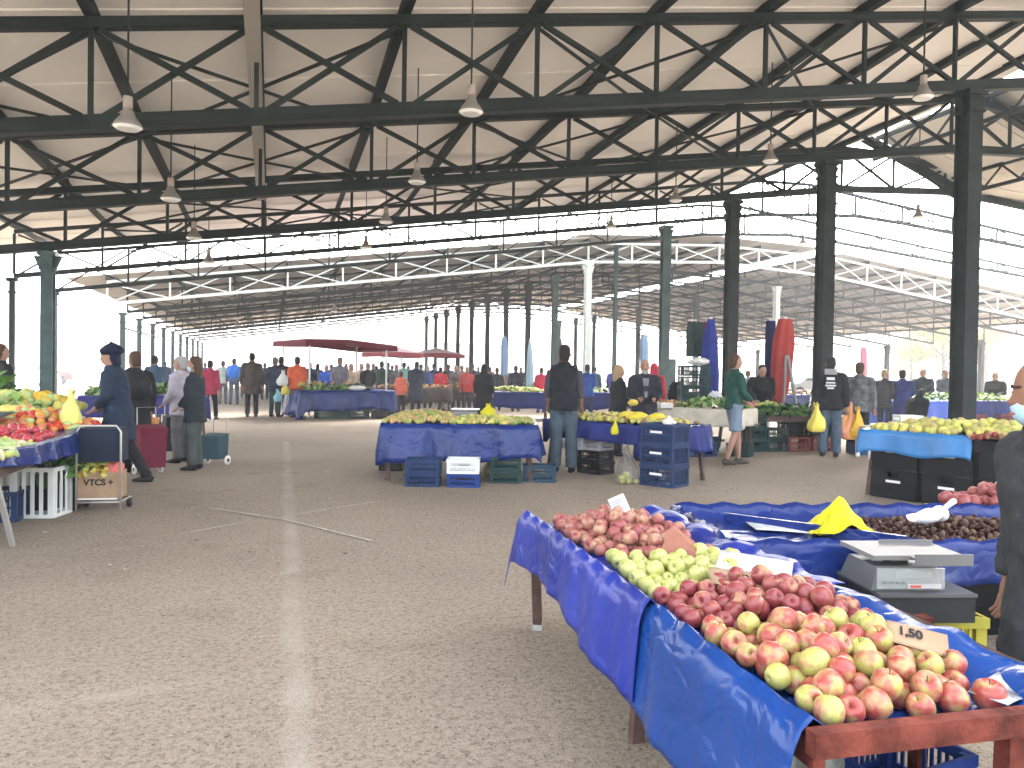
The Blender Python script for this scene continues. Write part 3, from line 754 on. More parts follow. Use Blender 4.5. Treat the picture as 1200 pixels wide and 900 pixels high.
h = heap(lambda x, y: 1.17 < x < 1.78 and 2.36+.25*(x-1.17) < y < 2.96, mY, 80, .0325, seed=3, base=fl, pre=pre, bbox=(1.17,2.36,1.78,2.96))
put(h, F_YEL, 'pale yellow green apple in the small heap between the red ones', 'yellow green apples in the middle of the table', rn)
mR = lambda x, y: .70+.12*math.exp(-((x-1.50)/.32)**2)*math.exp(-((y-2.12)/.36)**2)
h = heap(lambda x, y: 1.17 < x < 1.72 and 1.97-.38*(x-1.35) < y < 2.38+.1*(x-1.2), mR, 125, .0305, seed=4, base=fl, pre=pre, bbox=(1.17,1.8,1.86,2.5))
put(h, F_RED, 'dark red apple heaped behind the blushed apples on the azure sheet', 'dark red apples on the near table', rn, keep=84, rest='lower layers of dark red apples on the near table')
mB_ = lambda x, y: .70+.085*math.exp(-((x-1.40)/.26)**2)*math.exp(-((y-1.74)/.26)**2)
h = heap(lambda x, y: 1.175 < x < 1.68 and 1.42 < y < 1.99-.38*(x-1.35) and x < 1.80-.42*(y-1.42), mB_, 100, .0350, seed=5, base=fl, pre=pre, bbox=(1.17,1.4,1.80,2.1))
put(h, F_BLUSH, 'large yellow and red blushed apple in the heap by the red rail', 'blushed apples nearest the viewer', rn)
# the two tables stand slightly turned to the hall
bpy.context.view_layer.update()
_T = Matrix.Translation((1.12,1.36,0)) @ Matrix.Rotation(R(-4.2), 4, 'Z') @ Matrix.Translation((-1.12,-1.36,0))
for _o in [x for x in D.objects if x not in _before and x.parent is None]: _o.matrix_world = _T @ _o.matrix_world
# cards and papers
def card(name, c, w, h, rot, m, label, cat, bend=.01):
    o = empty(name, c, 0, label, cat); o.rotation_euler = rot
    vs = []; N = 6
    for j in range(N+1):
        for i in range(N+1):
            vs.append(((i/N-.5)*w, (j/N-.5)*h, bend*math.cos(i/N*3.1)*(1-j/N)))
    fs = [(j*(N+1)+i, j*(N+1)+i+1, (j+1)*(N+1)+i+1, (j+1)*(N+1)+i) for j in range(N) for i in range(N)]
    q = MB().add(vs, fs).build('sheet', m, o, True); md = q.modifiers.new('t', 'SOLIDIFY'); md.thickness = .002
    return o
def face_cam(c, tilt):
    """rotation of a card whose +z looks back to where the shopper stands, leaning by tilt"""
    yaw = math.atan2(c[0], c[1]); return Euler((tilt, 0, -yaw), 'XYZ')
c1 = at(727, 595, F=3.75)
k = card('price_sign', c1, .085, .12, (R(75), R(-24), -.28), M_PAPER, 'small white printed price sign standing in the far red apples', 'price sign', .002)
for j in range(7):
    MB().box(-.032,.036-.012*j,.0032,.030-.012*(j % 3),.040-.012*j,.0036).build('print_line', mat('grey_print', (.30,.30,.32), .8), k)
MB().bar((0,-.06,0),(0,-.16,0),.006,.006).build('stick', M_WOOD, k)
c2 = at(1072, 756, F=2.02)
k = card('price_card', c2+Vector((.01,0,.018)), .15, .068, (R(38), R(10), R(-32)), M_CARD, 'torn brown cardboard price card reading 1,50 on the blushed apples', 'price card', .003)
text('lettering', '1,50', .036, M_INK, k, Matrix.Translation((-.02,.006,.0052)))
c3 = at(866, 678, F=2.66)
k = card('price_card', c3+Vector((0,0,.0)), .20, .12, (R(14), R(4), R(-24)), M_CARD, 'brown cardboard card with a handwritten 80 beside the yellow apples', 'price card', .004)
text('lettering', '80', .07, M_INK, k, Matrix.Translation((-.0,.0,.0052)))
card('paper_sheet', at(884, 664, F=2.80), .26, .15, (R(20), R(4), R(-40)), M_PAPER, 'crumpled white paper lying under the cardboard price card', 'paper', .02)
# brown paper bag
vs = [(-.10,-.05,0),(.10,-.06,0),(.13,.05,0),(-.07,.06,0),(-.06,-.01,.12),(-.03,-.012,.125),(-.02,.01,.12),(-.055,.012,.118)]
o = MB().add(vs, [(0,1,5,4),(1,2,6,5),(2,3,7,6),(3,0,4,7),(4,5,6,7),(3,2,1,0)]).build('paper_bag', mat('brown_paper', (.30,.13,.09), .8, bump=.4, bscale=30)); o.location = at(800, 655, F=3.12); o.rotation_euler = (0,0,-.5)
tag(o, 'crumpled reddish brown paper bag leaning by the far red apples', 'paper bag')
# wrapped newspaper at the near right corner
card('newspaper', at(1175, 808, F=1.86), .17, .09, (R(8), R(-4), R(18)), mat('newsprint', (.55,.55,.55), .5, rgb2=(.05,.05,.06), vscale=14), 'glossy grey and white newsprint tucked in the near right corner of the tray', 'newspaper', .012)
# blue crate and grey sack under the near table
crate((2.02, 2.10, .0), R(8), M_CBLUE, 'bright blue plastic crate on the floor under the red framed table', L=.42, W=.34, H=.20)
tag(bag('sack', (1.62, 2.05, 0), (.26,.20,.36), mat('grey_sack', (.16,.17,.15), .7, var=.5, vscale=12, bump=.6, bscale=16), 'x', 4, 'sack', knot=False), 'dirty grey plastic sack standing under the red framed table', 'sack')
# ------------------------------------------------------------------ table B with chestnuts
BR = R(-13.5); BC = Vector((3.15, 3.02, 0))
bd = Vector((math.cos(BR), math.sin(BR), 0)); bn = Vector((-bd.y, bd.x, 0))
def bp_(u, v, z): return BC+bd*u+bn*v+Vector((0,0,z))
t = table(BC-bd*.15, 2.00, .84, BR, .66, 'dark legged table carrying the chestnuts, across behind the scale', legs=(0,1,0,1), splay=.13)
tarp('tarpaulin', BC-bd*.15, 2.06, .92, BR, .745, (.12,.20,.16,.10), M_BLUE, 'deep blue vinyl tarpaulin over the chestnut table', 21, floor=.075, rim=.0, fold=.020, flare=.35, wr=.006)
dv = MB().bar(bp_(-.95,.30,.70), bp_(-.30,-.28,.70), .02, .05).build('divider_strip', M_BLUE); tag(dv, 'blue covered divider bar lying across the left end of the chestnut table', 'divider')
b = MB(); rc = random.Random(8)
cm = heap(lambda x, y: ((x-.20)/.62)**2+((y-.06)/.31)**2 < 1, lambda x, y: .70+.05*math.exp(-((x-.20)/.5)**2-((y-.06)/.25)**2), 620, .0165, seed=6, base=lambda x, y: .672, tries=22, bbox=(-.4,-.28,.95,.4))
for (x, y, z, r) in cm:
    p = bp_(x, y, z); e = Euler((rc.uniform(0,6), rc.uniform(0,6), rc.uniform(0,6))).to_matrix()
    b.ell(p, (r*1.05, r*.95, r*.72), 7, 5, rc.choice([0,0,0,1]), e)
tag(b.build('chestnuts', [mat('chestnut_shell', (.040,.014,.010), .45), mat('chestnut_scar', (.12,.075,.05), .7)], None, True), 'wide heap of shiny brown chestnuts on the blue sheet', 'chestnuts', kind='stuff')
# yellow folded bag stack
vs = []; fs = []; ry = random.Random(5); N, M_ = 14, 10
for j in range(M_+1):
    for i in range(N+1):
        u = i/N-.5; v = j/M_-.5; hgt = .17*max(0, 1-abs(u*1.5+.1*v)**1.2*1.6)*max(0, 1-abs(v)*1.5)
        vs.append((u*.30+ry.uniform(-.004,.004), v*.26+ry.uniform(-.004,.004), max(0, hgt)+.010*math.sin(u*14+v*9)+.005*math.sin(v*23)+.014))
fs = [(j*(N+1)+i, j*(N+1)+i+1, (j+1)*(N+1)+i+1, (j+1)*(N+1)+i) for j in range(M_) for i in range(N)]
o = MB().add(vs, fs).build('plastic_bag', M_YBAG, None, False); o.location = bp_(-.48,.0,.68); o.rotation_euler = (0,0,BR)
md = o.modifiers.new('t', 'SOLIDIFY'); md.thickness = .004; tag(o, 'crumpled bright yellow plastic bag lying beside the chestnuts', 'plastic bag')
card('newspaper', bp_(-.68,.10,.69), .40, .22, (R(2), 0, R(-20)), mat('pale_newsprint', (.55,.56,.56), .7, rgb2=(.35,.36,.37), vscale=20), 'pale folded newspaper lying left of the yellow bag', 'newspaper', .008)
# white scoop
s = empty('scoop', at(1088,608,.775), BR+R(22), 'white plastic scoop resting on the chestnuts', 'scoop')
vs = []; fs = []; N = 10; seg = 12
for i in range(N+1):
    t_ = i/N; r = .052*math.sin(math.pi*(.12+.80*t_))**.55*(1 if t_ < .85 else .9)
    for k in range(seg+1):
        a = math.pi*(1.0+k/seg) if t_ < .55 else math.pi*(1.0-.5*(t_-.55)/.45+(1+1.0*(t_-.55)/.45)*k/seg)
        vs.append((-.12+.20*t_, r*math.cos(a), r*math.sin(a)*.8+.02))
fs = [(i*(seg+1)+k, i*(seg+1)+k+1, (i+1)*(seg+1)+k+1, (i+1)*(seg+1)+k) for i in range(N) for k in range(seg)]
M_WPL = mat('white_plastic', (.75,.73,.70), .35)
q = MB().add(vs, fs).build('bowl', M_WPL, s, True); q.modifiers.new('t', 'SOLIDIFY').thickness = .003
MB().ell((.085,0,.02),(.02,.046,.04),10,6).build('back', M_WPL, s, True)
MB().tube([(.09,0,.03),(.13,0,.05),(.19,0,.075)], [.011,.012,.015], 8).build('handle', M_WPL, s, True)
# red apples at the far right of table B
h = heap(lambda x, y: ((x-.92)/.42)**2+((y-.66)/.17)**2 < 1, lambda x, y: .74+.13*math.exp(-((x-.98)/.26)**2-((y-.66)/.15)**2), 60, .040, seed=12, base=lambda x, y: .70, bbox=(.4,.45,1.4,.85))
for j in range(2): crate(tuple(bp_(.92,.66,.345*j)), BR, M_CBLK, ['lower','upper'][j]+' black crate carrying the red apples behind the chestnut table', L=.86, W=.36, H=.34, kind='solid')
hh = sorted(h, key=lambda p: -p[2]); b = MB()
for p in hh[:24]: apple(bp_(p[0], p[1], p[2]), p[3]*1.02, F_DUST, 'red apple in the heap just behind the right end of the chestnut table', 'red apples behind the chestnuts', rnd=rn)
for p in hh[24:]:
    c = bp_(p[0], p[1], p[2]); e = Euler((rn.gauss(0,.8), rn.gauss(0,.8), rn.uniform(0,6))).to_matrix()
    b.add([c+e @ v.co*p[3]*1.02 for v in AM[1].vertices], [tuple(q.vertices) for q in AM[1].polygons])
tag(b.build('apple_heap', MATS['dusty_pink_apple_skin_heap'], None, True), 'lower layers of red apples at the right end of the chestnut table', 'apples', kind='stuff')
# ------------------------------------------------------------------ scale on crates
SCR = R(-14); sc_c = at(1098, 724, F=3.0); sx, sy = sc_c.x, sc_c.y+.12
crate((sx+.06, sy+.07, .0), SCR, M_CYEL, 'yellow plastic crate standing on the floor under the scale', L=.44, W=.32, H=.25)
crate((sx+.05, sy+.06, .252), SCR, M_CYEL, 'upper yellow plastic crate carrying the black box and scale', L=.44, W=.32, H=.25)
zc = .505
bx = empty('black_box', (sx-.03, sy+.02, zc), SCR, 'flat black box between the yellow crate and the scale', 'box')
MB().box(-.19,-.17,0,.19,.17,.100).build('body', mat('charcoal_plastic', (.025,.028,.030), .5), bx)
MB().box(-.195,-.175,.1005,.195,.175,.113).build('lid', mat('charcoal_lid', (.08,.085,.085), .35), bx)
zs = zc+.115
s = empty('weighing_scale', (sx-.07, sy+.03, zs), SCR, 'electronic shop scale with clear cover and stacked steel plates', 'scale'); s.scale = (.86,.86,.9)
M_CLEAR = mat('clear_cover', (.75,.78,.76), .12, trans=.55, alpha=.55)
b = MB(); vs = [(-.19,-.15,.0),(.14,-.15,0),(.14,.15,0),(-.19,.15,0),(-.16,-.12,.10),(.13,-.13,.105),(.13,.13,.105),(-.16,.12,.10)]
b.add(vs, [(0,3,2,1),(4,5,6,7),(0,1,5,4),(1,2,6,5),(2,3,7,6),(3,0,4,7)]); b.build('base', mat('scale_grey', (.12,.125,.12), .35, .1), s)
MB().box(-.17,-.165,.012,.145,-.155,.10).build('clear_cover', M_CLEAR, s)
MB().box(-.08,-.1545,.055,.09,-.150,.085).build('display', mat('lcd_grey', (.30,.34,.30), .25), s)
MB().box(-.03,-.1700,.014,.125,-.1655,.032).build('label_strip', M_PAPER, s)
MB().box(-.02,-.1715,.018,.03,-.1702,.028).build('label_print', mat('red_print', (.5,.08,.05), .6), s)
for j in range(4): MB().box(-.15+.03*j,-.171,.035,-.135+.03*j,-.166,.045).build('key', M_GREY, s)
MB().bar((0,0,.10),(0,0,.135),.08,.08).build('pillar', M_GREY, s)
MB().box(-.19,-.16,.135,.12,.15,.155).build('tray', mat('matt_steel', (.19,.185,.175), .5, .15), s)
q = MB(); q.box(-.02,-.20,.150,.25,.10,.153); q.box(-.02,-.205,.120,.25,-.20,.170); q.box(-.02,.10,.150,.25,.104,.17); q.build('plate', mat('plate_steel', (.15,.15,.148), .45, .15), s)
bag('plastic_bag', bp_(-.42,-.56,.70), (.25,.10,.04), mat('milky_film', (.7,.72,.74), .3, alpha=.6), 'milky plastic film caught between the scale and the blue sheet', 3, knot=False)

# ------------------------------------------------------------------ produce heaps as uncountable stuff
def produce(name, c, L, W, rz, z, n, r, mats, label, seed=1, hmax=.12, sh=(1,1,1), cat='produce'):
    b = MB(); rp = random.Random(seed); ca, sa = math.cos(rz), math.sin(rz)
    for _ in range(n):
        u = rp.uniform(-1,1); v = rp.uniform(-1,1); m_ = (1-abs(u)**3)*(1-abs(v)**3)
        x = u*L/2; y = v*W/2; zz = z+r*.5+hmax*m_*rp.random()**.35*(.75+.35*math.sin(u*7+seed)*math.cos(v*5))
        p = (c[0]+x*ca-y*sa, c[1]+x*sa+y*ca, zz); k = rp.uniform(.75,1.2)*r
        e = Euler((rp.uniform(0,6), rp.uniform(0,6), rp.uniform(0,6))).to_matrix()
        b.ell(p, (k*sh[0], k*sh[1], k*sh[2]), 7, 5, rp.randrange(len(mats)), e)
    return tag(b.build(name, mats, None, True), label, cat, kind='stuff')
def leafy(name, c, L, W, rz, z, n, s, mats, label, seed=1, hmax=.15, cat='vegetables'):
    """heap of leafy greens built from bent leaf blades"""
    b = MB(); rp = random.Random(seed); ca, sa = math.cos(rz), math.sin(rz)
    for _ in range(n):
        u = rp.uniform(-1,1); v = rp.uniform(-1,1); m_ = (1-abs(u)**4)*(1-abs(v)**4)
        x = u*L/2; y = v*W/2; zz = z+hmax*m_*rp.random()**.5
        p = Vector((c[0]+x*ca-y*sa, c[1]+x*sa+y*ca, zz)); e = Euler((rp.uniform(-1,1), rp.uniform(-1,1), rp.uniform(0,6.3))).to_matrix()
        k = s*rp.uniform(.6,1.3); w_ = k*rp.uniform(.25,.5)
        q = [Vector((0,0,0)),Vector((-w_,k*.5,.2*k)),Vector((0,k*.5,.12*k)),Vector((w_,k*.5,.2*k)),Vector((-w_*.6,k,.05*k)),Vector((0,k*1.15,-.05*k)),Vector((w_*.6,k,.05*k))]
        b.add([p+e @ t_ for t_ in q], [(0,2,1),(0,3,2),(1,2,5,4),(2,3,6,5)], rp.randrange(len(mats)))
    return tag(b.build(name, mats, None, True), label, cat, kind='stuff')
P_GUA = [mat('p_olive', (.34,.33,.10), .5), mat('p_ochre', (.42,.33,.12), .5), mat('p_green', (.20,.28,.07), .5), mat('p_tan', (.48,.30,.14), .5)]
P_YEL = [mat('p_yellow', (.55,.50,.12), .5), mat('p_lemon', (.45,.46,.12), .5), mat('p_tan', (0,0,0))]
P_GRN = [mat('g_mid', (.09,.20,.04), .6), mat('g_dark', (.04,.10,.03), .6), mat('g_light', (.22,.36,.09), .6), mat('g_pale', (.38,.48,.20), .6)]
P_DK = [mat('g_dark', (0,0,0)), mat('g_blackish', (.02,.05,.03), .6), mat('g_mid', (0,0,0))]
P_MIX = [mat('p_red', (.45,.05,.03), .4), mat('p_orange', (.55,.25,.05), .5), mat('p_yellow', (0,0,0)), mat('g_mid', (0,0,0)), mat('p_tan', (0,0,0))]
P_BRN = [mat('p_brown', (.22,.13,.06), .6), mat('p_tan', (0,0,0)), mat('p_dkred', (.2,.04,.03), .5)]
# ------------------------------------------------------------------ stall C (centre)
cC = Vector((2.58, 10.55, 0)); rC = R(-17)
table(cC, 2.0, 1.5, rC, .72, 'long table of the central guava stall', M_WOOD)
tarp('tarpaulin', cC, 2.06, 1.56, rC, .76, (.42,.47,.42,.3), M_BLUE, 'blue vinyl tarpaulin over the central stall of greenish fruit', 31, floor=.03, fold=.035, flare=.25)
uC = Vector((math.cos(rC), math.sin(rC), 0)); vC = Vector((-uC.y, uC.x, 0))
PC = lambda u, v, z=0: cC+uC*u+vC*v+Vector((0,0,z))
produce('olive_fruit', PC(-.55,.0), .95, 1.3, rC, .76, 620, .035, P_GUA, 'heap of small olive green and tan fruit on the left of the central stall', 3, .12)
produce('yellow_fruit', PC(.30,-.30), .85, .8, rC, .76, 300, .034, P_GUA[:3]+P_YEL[:2], 'flatter heap of yellow green fruit on the right of the central stall', 4, .08)
produce('small_olives', PC(.72,.1), .5, 1.2, rC, .76, 260, .024, [P_GUA[0], P_GUA[2]], 'thin layer of small green fruit at the right end of the central stall', 5, .03)
s = empty('counter_scale', PC(.02,.34,.79), rC, 'grey counter scale standing among fruit on the central stall', 'scale')
MB().box(-.16,-.14,0,.16,.14,.09).build('base', M_GREY, s); MB().box(-.20,-.16,.11,.20,.16,.125).build('tray', M_MET, s); MB().bar((0,0,.09),(0,0,.11),.06,.06).build('pillar', M_MET, s)
bag('plastic_bag', PC(.35,-.05,.83), (.22,.2,.16), M_YBAG, 'yellow plastic bag puffed up on the central stall', 6, knot=True)
ST = M_CNAVY
def stack(x, y, rz, specs, base=0.0, **kw):
    z = base
    for (m, label, H) in specs: crate((x+random.uniform(-.008,.008), y, z), rz+random.uniform(-.02,.02), m, label, H=H, **kw); z += H+.002
p = at(500, 571); stack(p.x, p.y+.2, rC, [(M_CNAVY,'lower navy crate at the left front under the central stall',.17),(M_CNAVY,'upper navy crate at the left front under the central stall',.17)], L=.42, W=.34, stripe=None)
p = at(548, 572); stack(p.x, p.y+.2, rC, [(M_CBLUE,'blue crate on the floor beneath the white crate under the central stall',.17),(M_CWHT,'white crate on the blue one under the central stall',.18)], L=.40, W=.32, kind='handle')
p = at(598, 567); stack(p.x, p.y+.2, rC, [(M_CDG,'lower dark teal crate under the middle right of the central stall',.17),(M_CDG,'upper dark teal crate under the middle right of the central stall',.17)], L=.40, W=.32)
p = at(638, 566); stack(p.x, p.y+.2, rC, [(mat('teal_crate_plastic', (.015,.045,.075), .5),'teal crate on the floor at the right end of the central stall',.22)], L=.42, W=.32, kind='handle')
p = at(463, 553); stack(p.x, p.y+.25, rC, [(M_CBLK,'dark crate under the left end of the central stall',.20)], L=.34, W=.3)
bag('plastic_bag', at(575, 558), (.22,.2,.26), mat('olive_bag', (.35,.36,.15), .5), 'olive green plastic bag on the floor behind the white crate', 9)
# ------------------------------------------------------------------ stall D (right of centre)
dv_ = Vector((at(810,500,.8).x-at(590,485,.8).x, at(810,500,.8).y-at(590,485,.8).y, 0)); rD = math.atan2(dv_.y, dv_.x)
cD = (at(812,502,.78)+at(640,488,.78))/2; cD.z = 0; uD = Vector((math.cos(rD), math.sin(rD), 0)); vD = Vector((-uD.y, uD.x, 0)); cD += vD*.40-uD*.10
LD = 2.3; PD = lambda u, v, z=0: cD+uD*u+vD*v+Vector((0,0,z))
table(cD, LD, .80, rD, .72, 'table of the yellow pear stall right of the man in the black vest')
tarp('tarpaulin', cD, LD+.06, .84, rD, .76, (.3,.27,.35,.3), M_NAVY, 'dark navy tarpaulin over the stall where two shoppers stand', 41, floor=.02, fold=.03, flare=.2)
tarp('tarpaulin', PD(.88,.02), .54, .88, rD, .767, (.1,.42,.36,.3), M_BLUE, 'blue vinyl cloth over the right end of the yellow pear stall', 43, floor=.02, fold=.02, flare=.2)
produce('pears', PD(.0,.05), 2.0, .62, rD, .77, 520, .036, P_GUA[:2]+P_YEL[:2]+P_BRN[:1], 'mixed heap of tan and yellow pears on the navy stall', 14, .09, (1,1,1.2))
for i_, (u_, v_, w_) in enumerate(((.12,-.05,.24),(.36,-.16,.30),(.62,-.08,.22))):
    bag('plastic_bag', PD(u_,v_,.80), (w_,.18,.12), mat('ochre_yellow_bag', (.62,.50,.05), .45), ['left','middle','right'][i_]+' yellow bag of the three lying on the navy stall', 15+i_*3, knot=False)
bag('plastic_bag', PD(.28,-.58,.62), (.11,.04,.20), M_YBAG, 'small yellow bag hanging over the edge of the navy stall', 16)
p = at(772, 571); stack(p.x+.16, p.y+.16, rD-.0, [(M_CNAVY,'bottom navy crate of the stack at the end of the navy stall',.27),(M_CNAVY,'middle navy crate of the stack at the end of the navy stall',.27),(M_CNAVY,'top navy crate of the stack at the end of the navy stall',.27)], L=.50, W=.40, stripe=M_WPL)
bag('plastic_bag', (p.x+.2, p.y+.12, .80), (.16,.14,.10), M_WPL, 'small white bag on top of the navy crate stack', 18, knot=True)
p = at(704, 556); stack(p.x, p.y+.2, rD, [(M_CBLK,'bottom black crate under the grey crates',.17),(M_CBLK,'black crate just below the grey crates',.17),(M_CGRY,'pale grey crate on top of the black crates',.17)], L=.42, W=.34, kind='handle')
crate((at(704,556).x-.22, at(704,556).y+.42, .34), rD+.2, M_CGRY, 'pale grey crate tucked behind the first grey crate', L=.42, W=.34, H=.20, kind='handle')
cb = bag('plastic_bag', at(735, 567), (.34,.28,.46), mat('clear_film', (.80,.82,.80), .12, trans=.9, alpha=.35), 'clear plastic sack with yellow quinces standing by the navy crates', 19)
for i in range(14):
    q = at(735, 567)+Vector((random.uniform(-.10,.10), random.uniform(-.07,.07), .04+.045*(i//6))); apple(q, .034, F_YEL, 'pale yellow fruit in the clear plastic sack', 'yellow fruit in the clear sack', 'quince', 'fruit')
# ------------------------------------------------------------------ stall E and its canopy
eL = at(352,492); eR = at(462,490); cE = (eL+eR)/2; rE = math.atan2(eR.y-eL.y, eR.x-eL.x); vE = Vector((-math.sin(rE), math.cos(rE), 0)); LE = (eR-eL).length
cE2 = cE+vE*.75
table(cE2, LE, 1.4, rE, .80, 'far table under the maroon canopy')
tarp('tarpaulin', cE2, LE+.06, 1.46, rE, .84, (.75,.60,.45,.3), M_BLUE, 'blue tarpaulin over the far stall beneath the maroon canopy', 51, fold=.05, flare=.2, sp=.08)
uE = Vector((math.cos(rE), math.sin(rE), 0))
leafy('greens', cE2-uE*.5, 1.4, 1.0, rE, .84, 220, .12, P_GRN, 'low heap of leafy greens on the far blue stall', 5, .14)
produce('pale_fruit', cE2-uE*.9+vE*.35, .9, .5, rE, .95, 110, .05, [P_GUA[3], M_CARD, P_YEL[0]], 'pale tan fruit boxes at the left of the far blue stall', 9, .14)
produce('dark_produce', cE2+uE*.45+vE*.2, .9, .8, rE, .85, 120, .05, P_DK, 'dark leafy produce in the middle of the far blue stall', 6, .14)
stack(cE.x-uE.x*.5, cE.y+.35, rE, [(M_CGRN,'green crate under the left of the far blue stall',.3)], L=.9, W=.4)
stack(cE.x+uE.x*.3, cE.y+.35, rE, [(M_CDG,'dark crate with white label under the far blue stall',.3)], L=.6, W=.4, stripe=M_WPL)
stack(cE.x+uE.x*1.1, cE.y+.45, rE, [(M_CBLK,'black crate under the right end of the far blue stall',.25)], L=.6, W=.4)
bag('plastic_bag', cE2+uE*.35-vE*.4+Vector((0,0,.84)), (.5,.3,.14), M_WPL, 'white plastic bag on the front of the far blue stall', 22, knot=False)
M_MAR = mat('maroon_canvas', (.12,.012,.022), .8, var=.15); M_PINKC = mat('pale_pink_canvas', (.78,.60,.60), .8)
def canopy(p0, p1, depth, z0, z1, ht, m, label, mtop=None, poles=True):
    """market umbrella style canopy with hanging valance, p0-p1 is its front edge"""
    p0 = Vector(p0); p1 = Vector(p1); d = (p1-p0).normalized(); n = Vector((-d.y, d.x, 0)); L = (p1-p0).length
    o = empty('stall_canopy', (p0+p1)/2, 0, label, 'canopy'); q = lambda a, b, z: p0+d*(a*L)+n*(b*depth)+Vector((0,0,z))-o.location
    top = [q(0,0,z0), q(.45,0,z0+.03), q(1,0,z1), q(1,1,z1), q(.45,1,z0+.03), q(0,1,z0), q(.5,.5,max(z0,z1)+ht)]
    MB().add(top, [(0,1,6),(1,2,6),(2,3,6),(3,4,6),(4,5,6),(5,0,6)]).build('roof_cloth', mtop or m, o)
    vb = MB(); ring = [top[i] for i in range(6)]
    for i in range(6):
        a, c_ = ring[i], ring[(i+1) % 6]; vb.add([a, c_, c_-Vector((0,0,.18)), a-Vector((0,0,.18))], [(0,3,2,1)])
    vb.build('valance', m, o).modifiers.new('t', 'SOLIDIFY').thickness = .01
    if poles:
        for a, b_ in ((.08,.1),(.92,.1),(.92,.9),(.08,.9)): MB().bar(q(a,b_,0), q(a,b_,max(z0,z1)-.05), .05, .05).build('pole', M_MET, o)
    return o
a = at(358,402,F=22.6); b_ = at(466,407,F=24.4)
canopy((a.x,a.y,0), (b_.x,b_.y,0), 2.8, a.z+.12, b_.z+.05, .55, M_MAR, 'maroon market canopy with pale top over the far blue stall', M_PINKC)
a = at(447,414,F=31); b_ = at(497,415,F=32)
canopy((a.x,a.y,0), (b_.x,b_.y,0), 2.2, a.z+.05, b_.z+.02, .3, mat('dusty_red_canvas', (.30,.06,.07), .8), 'smaller dusty red canopy right of the maroon one', M_PINKC)
a = at(500,415,F=36); b_ = at(545,416,F=37)
canopy((a.x,a.y,0), (b_.x,b_.y,0), 2.2, a.z+.05, b_.z+.02, .3, mat('dusty_red_canvas', (0,0,0)), 'farthest dusty red canopy in front of the dark column row', M_PINKC)
# ------------------------------------------------------------------ generic far stalls
def farstall(px, F, L, W, rz, front, mats, label, seed, ztop=.85, hang=.5, lf=True, h=.14):
    c = at(px, 480, F=F); c.z = 0
    table(c, L, W, rz, ztop-.03, label+', its table', group=None)
    tarp('tarpaulin', c, L+.05, W+.05, rz, ztop, (hang,hang,hang,hang), front, label+', its cover', seed, fold=.03, flare=.1, sp=.12, rows=4)
    (leafy if lf else produce)('produce', c, L*.95, W*.9, rz, ztop, 130 if lf else 160, .13 if lf else .05, mats, label+', its goods', seed, h)
    return c
FS = [(420,31,2.2,1.2,-.2,M_NAVY,P_MIX,'stall behind the maroon canopy, left part',61,0),
 (485,27.5,2.6,1.1,-.25,mat('brown_cloth',(.07,.05,.045),.8,var=.3),P_BRN,'brown fronted stall behind the dark cloaked shopper',62,0),
 (545,29,2.0,1.1,-.25,mat('brown_cloth',(0,0,0)),P_MIX,'brown fronted stall left of the dark hooded woman',63,0),
 (450,36,3.0,1.2,-.2,M_NAVY,P_GRN,'navy stall deep under the red canopies',64,1),
 (600,24,2.2,1.1,-.3,M_NAVY,P_YEL[:2]+P_GRN[2:3],'navy stall behind the central stall with pale goods',65,0),
 (650,33,2.6,1.1,-.3,mat('lime_cloth',(.25,.40,.12),.8),P_GRN,'lime covered stall beyond the man in the black vest',66,1),
 (715,25,2.4,1.1,-.35,M_NAVY,P_GRN,'navy stall behind the grey haired couple',67,1),
 (655,44,4.0,1.2,-.3,M_BLUE,P_MIX,'distant blue stall between the thin columns',68,0),
 (540,42,4.0,1.2,-.3,M_NAVY,P_MIX,'distant navy stall left of the dark column row',69,0),
 (400,46,3.5,1.2,-.3,M_BLUE,P_GRN,'distant blue stall seen through the left shoppers',70,1),
 (1000,23,2.2,1.0,-.5,mat('grey_cloth',(.2,.2,.22),.8),P_MIX,'grey covered stall beyond the man in the printed hoody',71,0),
 (930,26,2.6,1.0,-.5,M_BLUE,P_BRN,'blue covered stall behind the red hanging cloth',72,0)]
for f_ in FS: farstall(*f_[:5], f_[5], f_[6], f_[7], f_[8], lf=f_[9])
# right far stall G in two lengths
gA = at(1063,468,F=19.5); gB = at(1240,470,F=21.5); gA.z = gB.z = 0; cG = (gA+gB)/2; rG = math.atan2((gB-gA).y, (gB-gA).x); LG = (gB-gA).length
uG = Vector((math.cos(rG), math.sin(rG), 0)); vG = Vector((-uG.y, uG.x, 0)); cG += vG*.5
table(cG, LG, 1.1, rG, .84, 'long table of the green vegetable stall behind the nearest column')
tarp('tarpaulin', cG+uG*(.19*LG), LG*.64, 1.16, rG, .88, (.5,.62,.5,.4), M_NAVY, 'dark navy cover on the right part of the long vegetable stall', 81, fold=.02, sp=.1)
tarp('tarpaulin', cG-uG*(.34*LG), LG*.34, 1.14, rG, .875, (.62,.5,.1,.4), mat('periwinkle_vinyl', (.06,.12,.50), .4), 'periwinkle blue cover on the left end of the long vegetable stall', 82, fold=.04, sp=.08)
leafy('greens', cG-uG*.6, LG*.7, .9, rG, .88, 420, .12, P_GRN, 'long heap of leafy greens on the stall behind the nearest column', 83, .16)
produce('pale_vegetables', cG+uG*(.25*LG), LG*.45, .8, rG, .88, 240, .05, [P_YEL[1], P_GRN[3], P_YEL[0]], 'pale yellow green vegetables at the right of the long stall', 84, .08)
for i, x in enumerate((-.10,.08)):
    q = cG+uG*(x*LG)-vG*.62
    for j in range(2): crate((q.x, q.y, j*.27), rG, M_CRED, ['lower','upper'][j]+' red crate in front of the long stall, '+['left','right'][i]+' of the nearest column', L=.5, W=.3, H=.265)
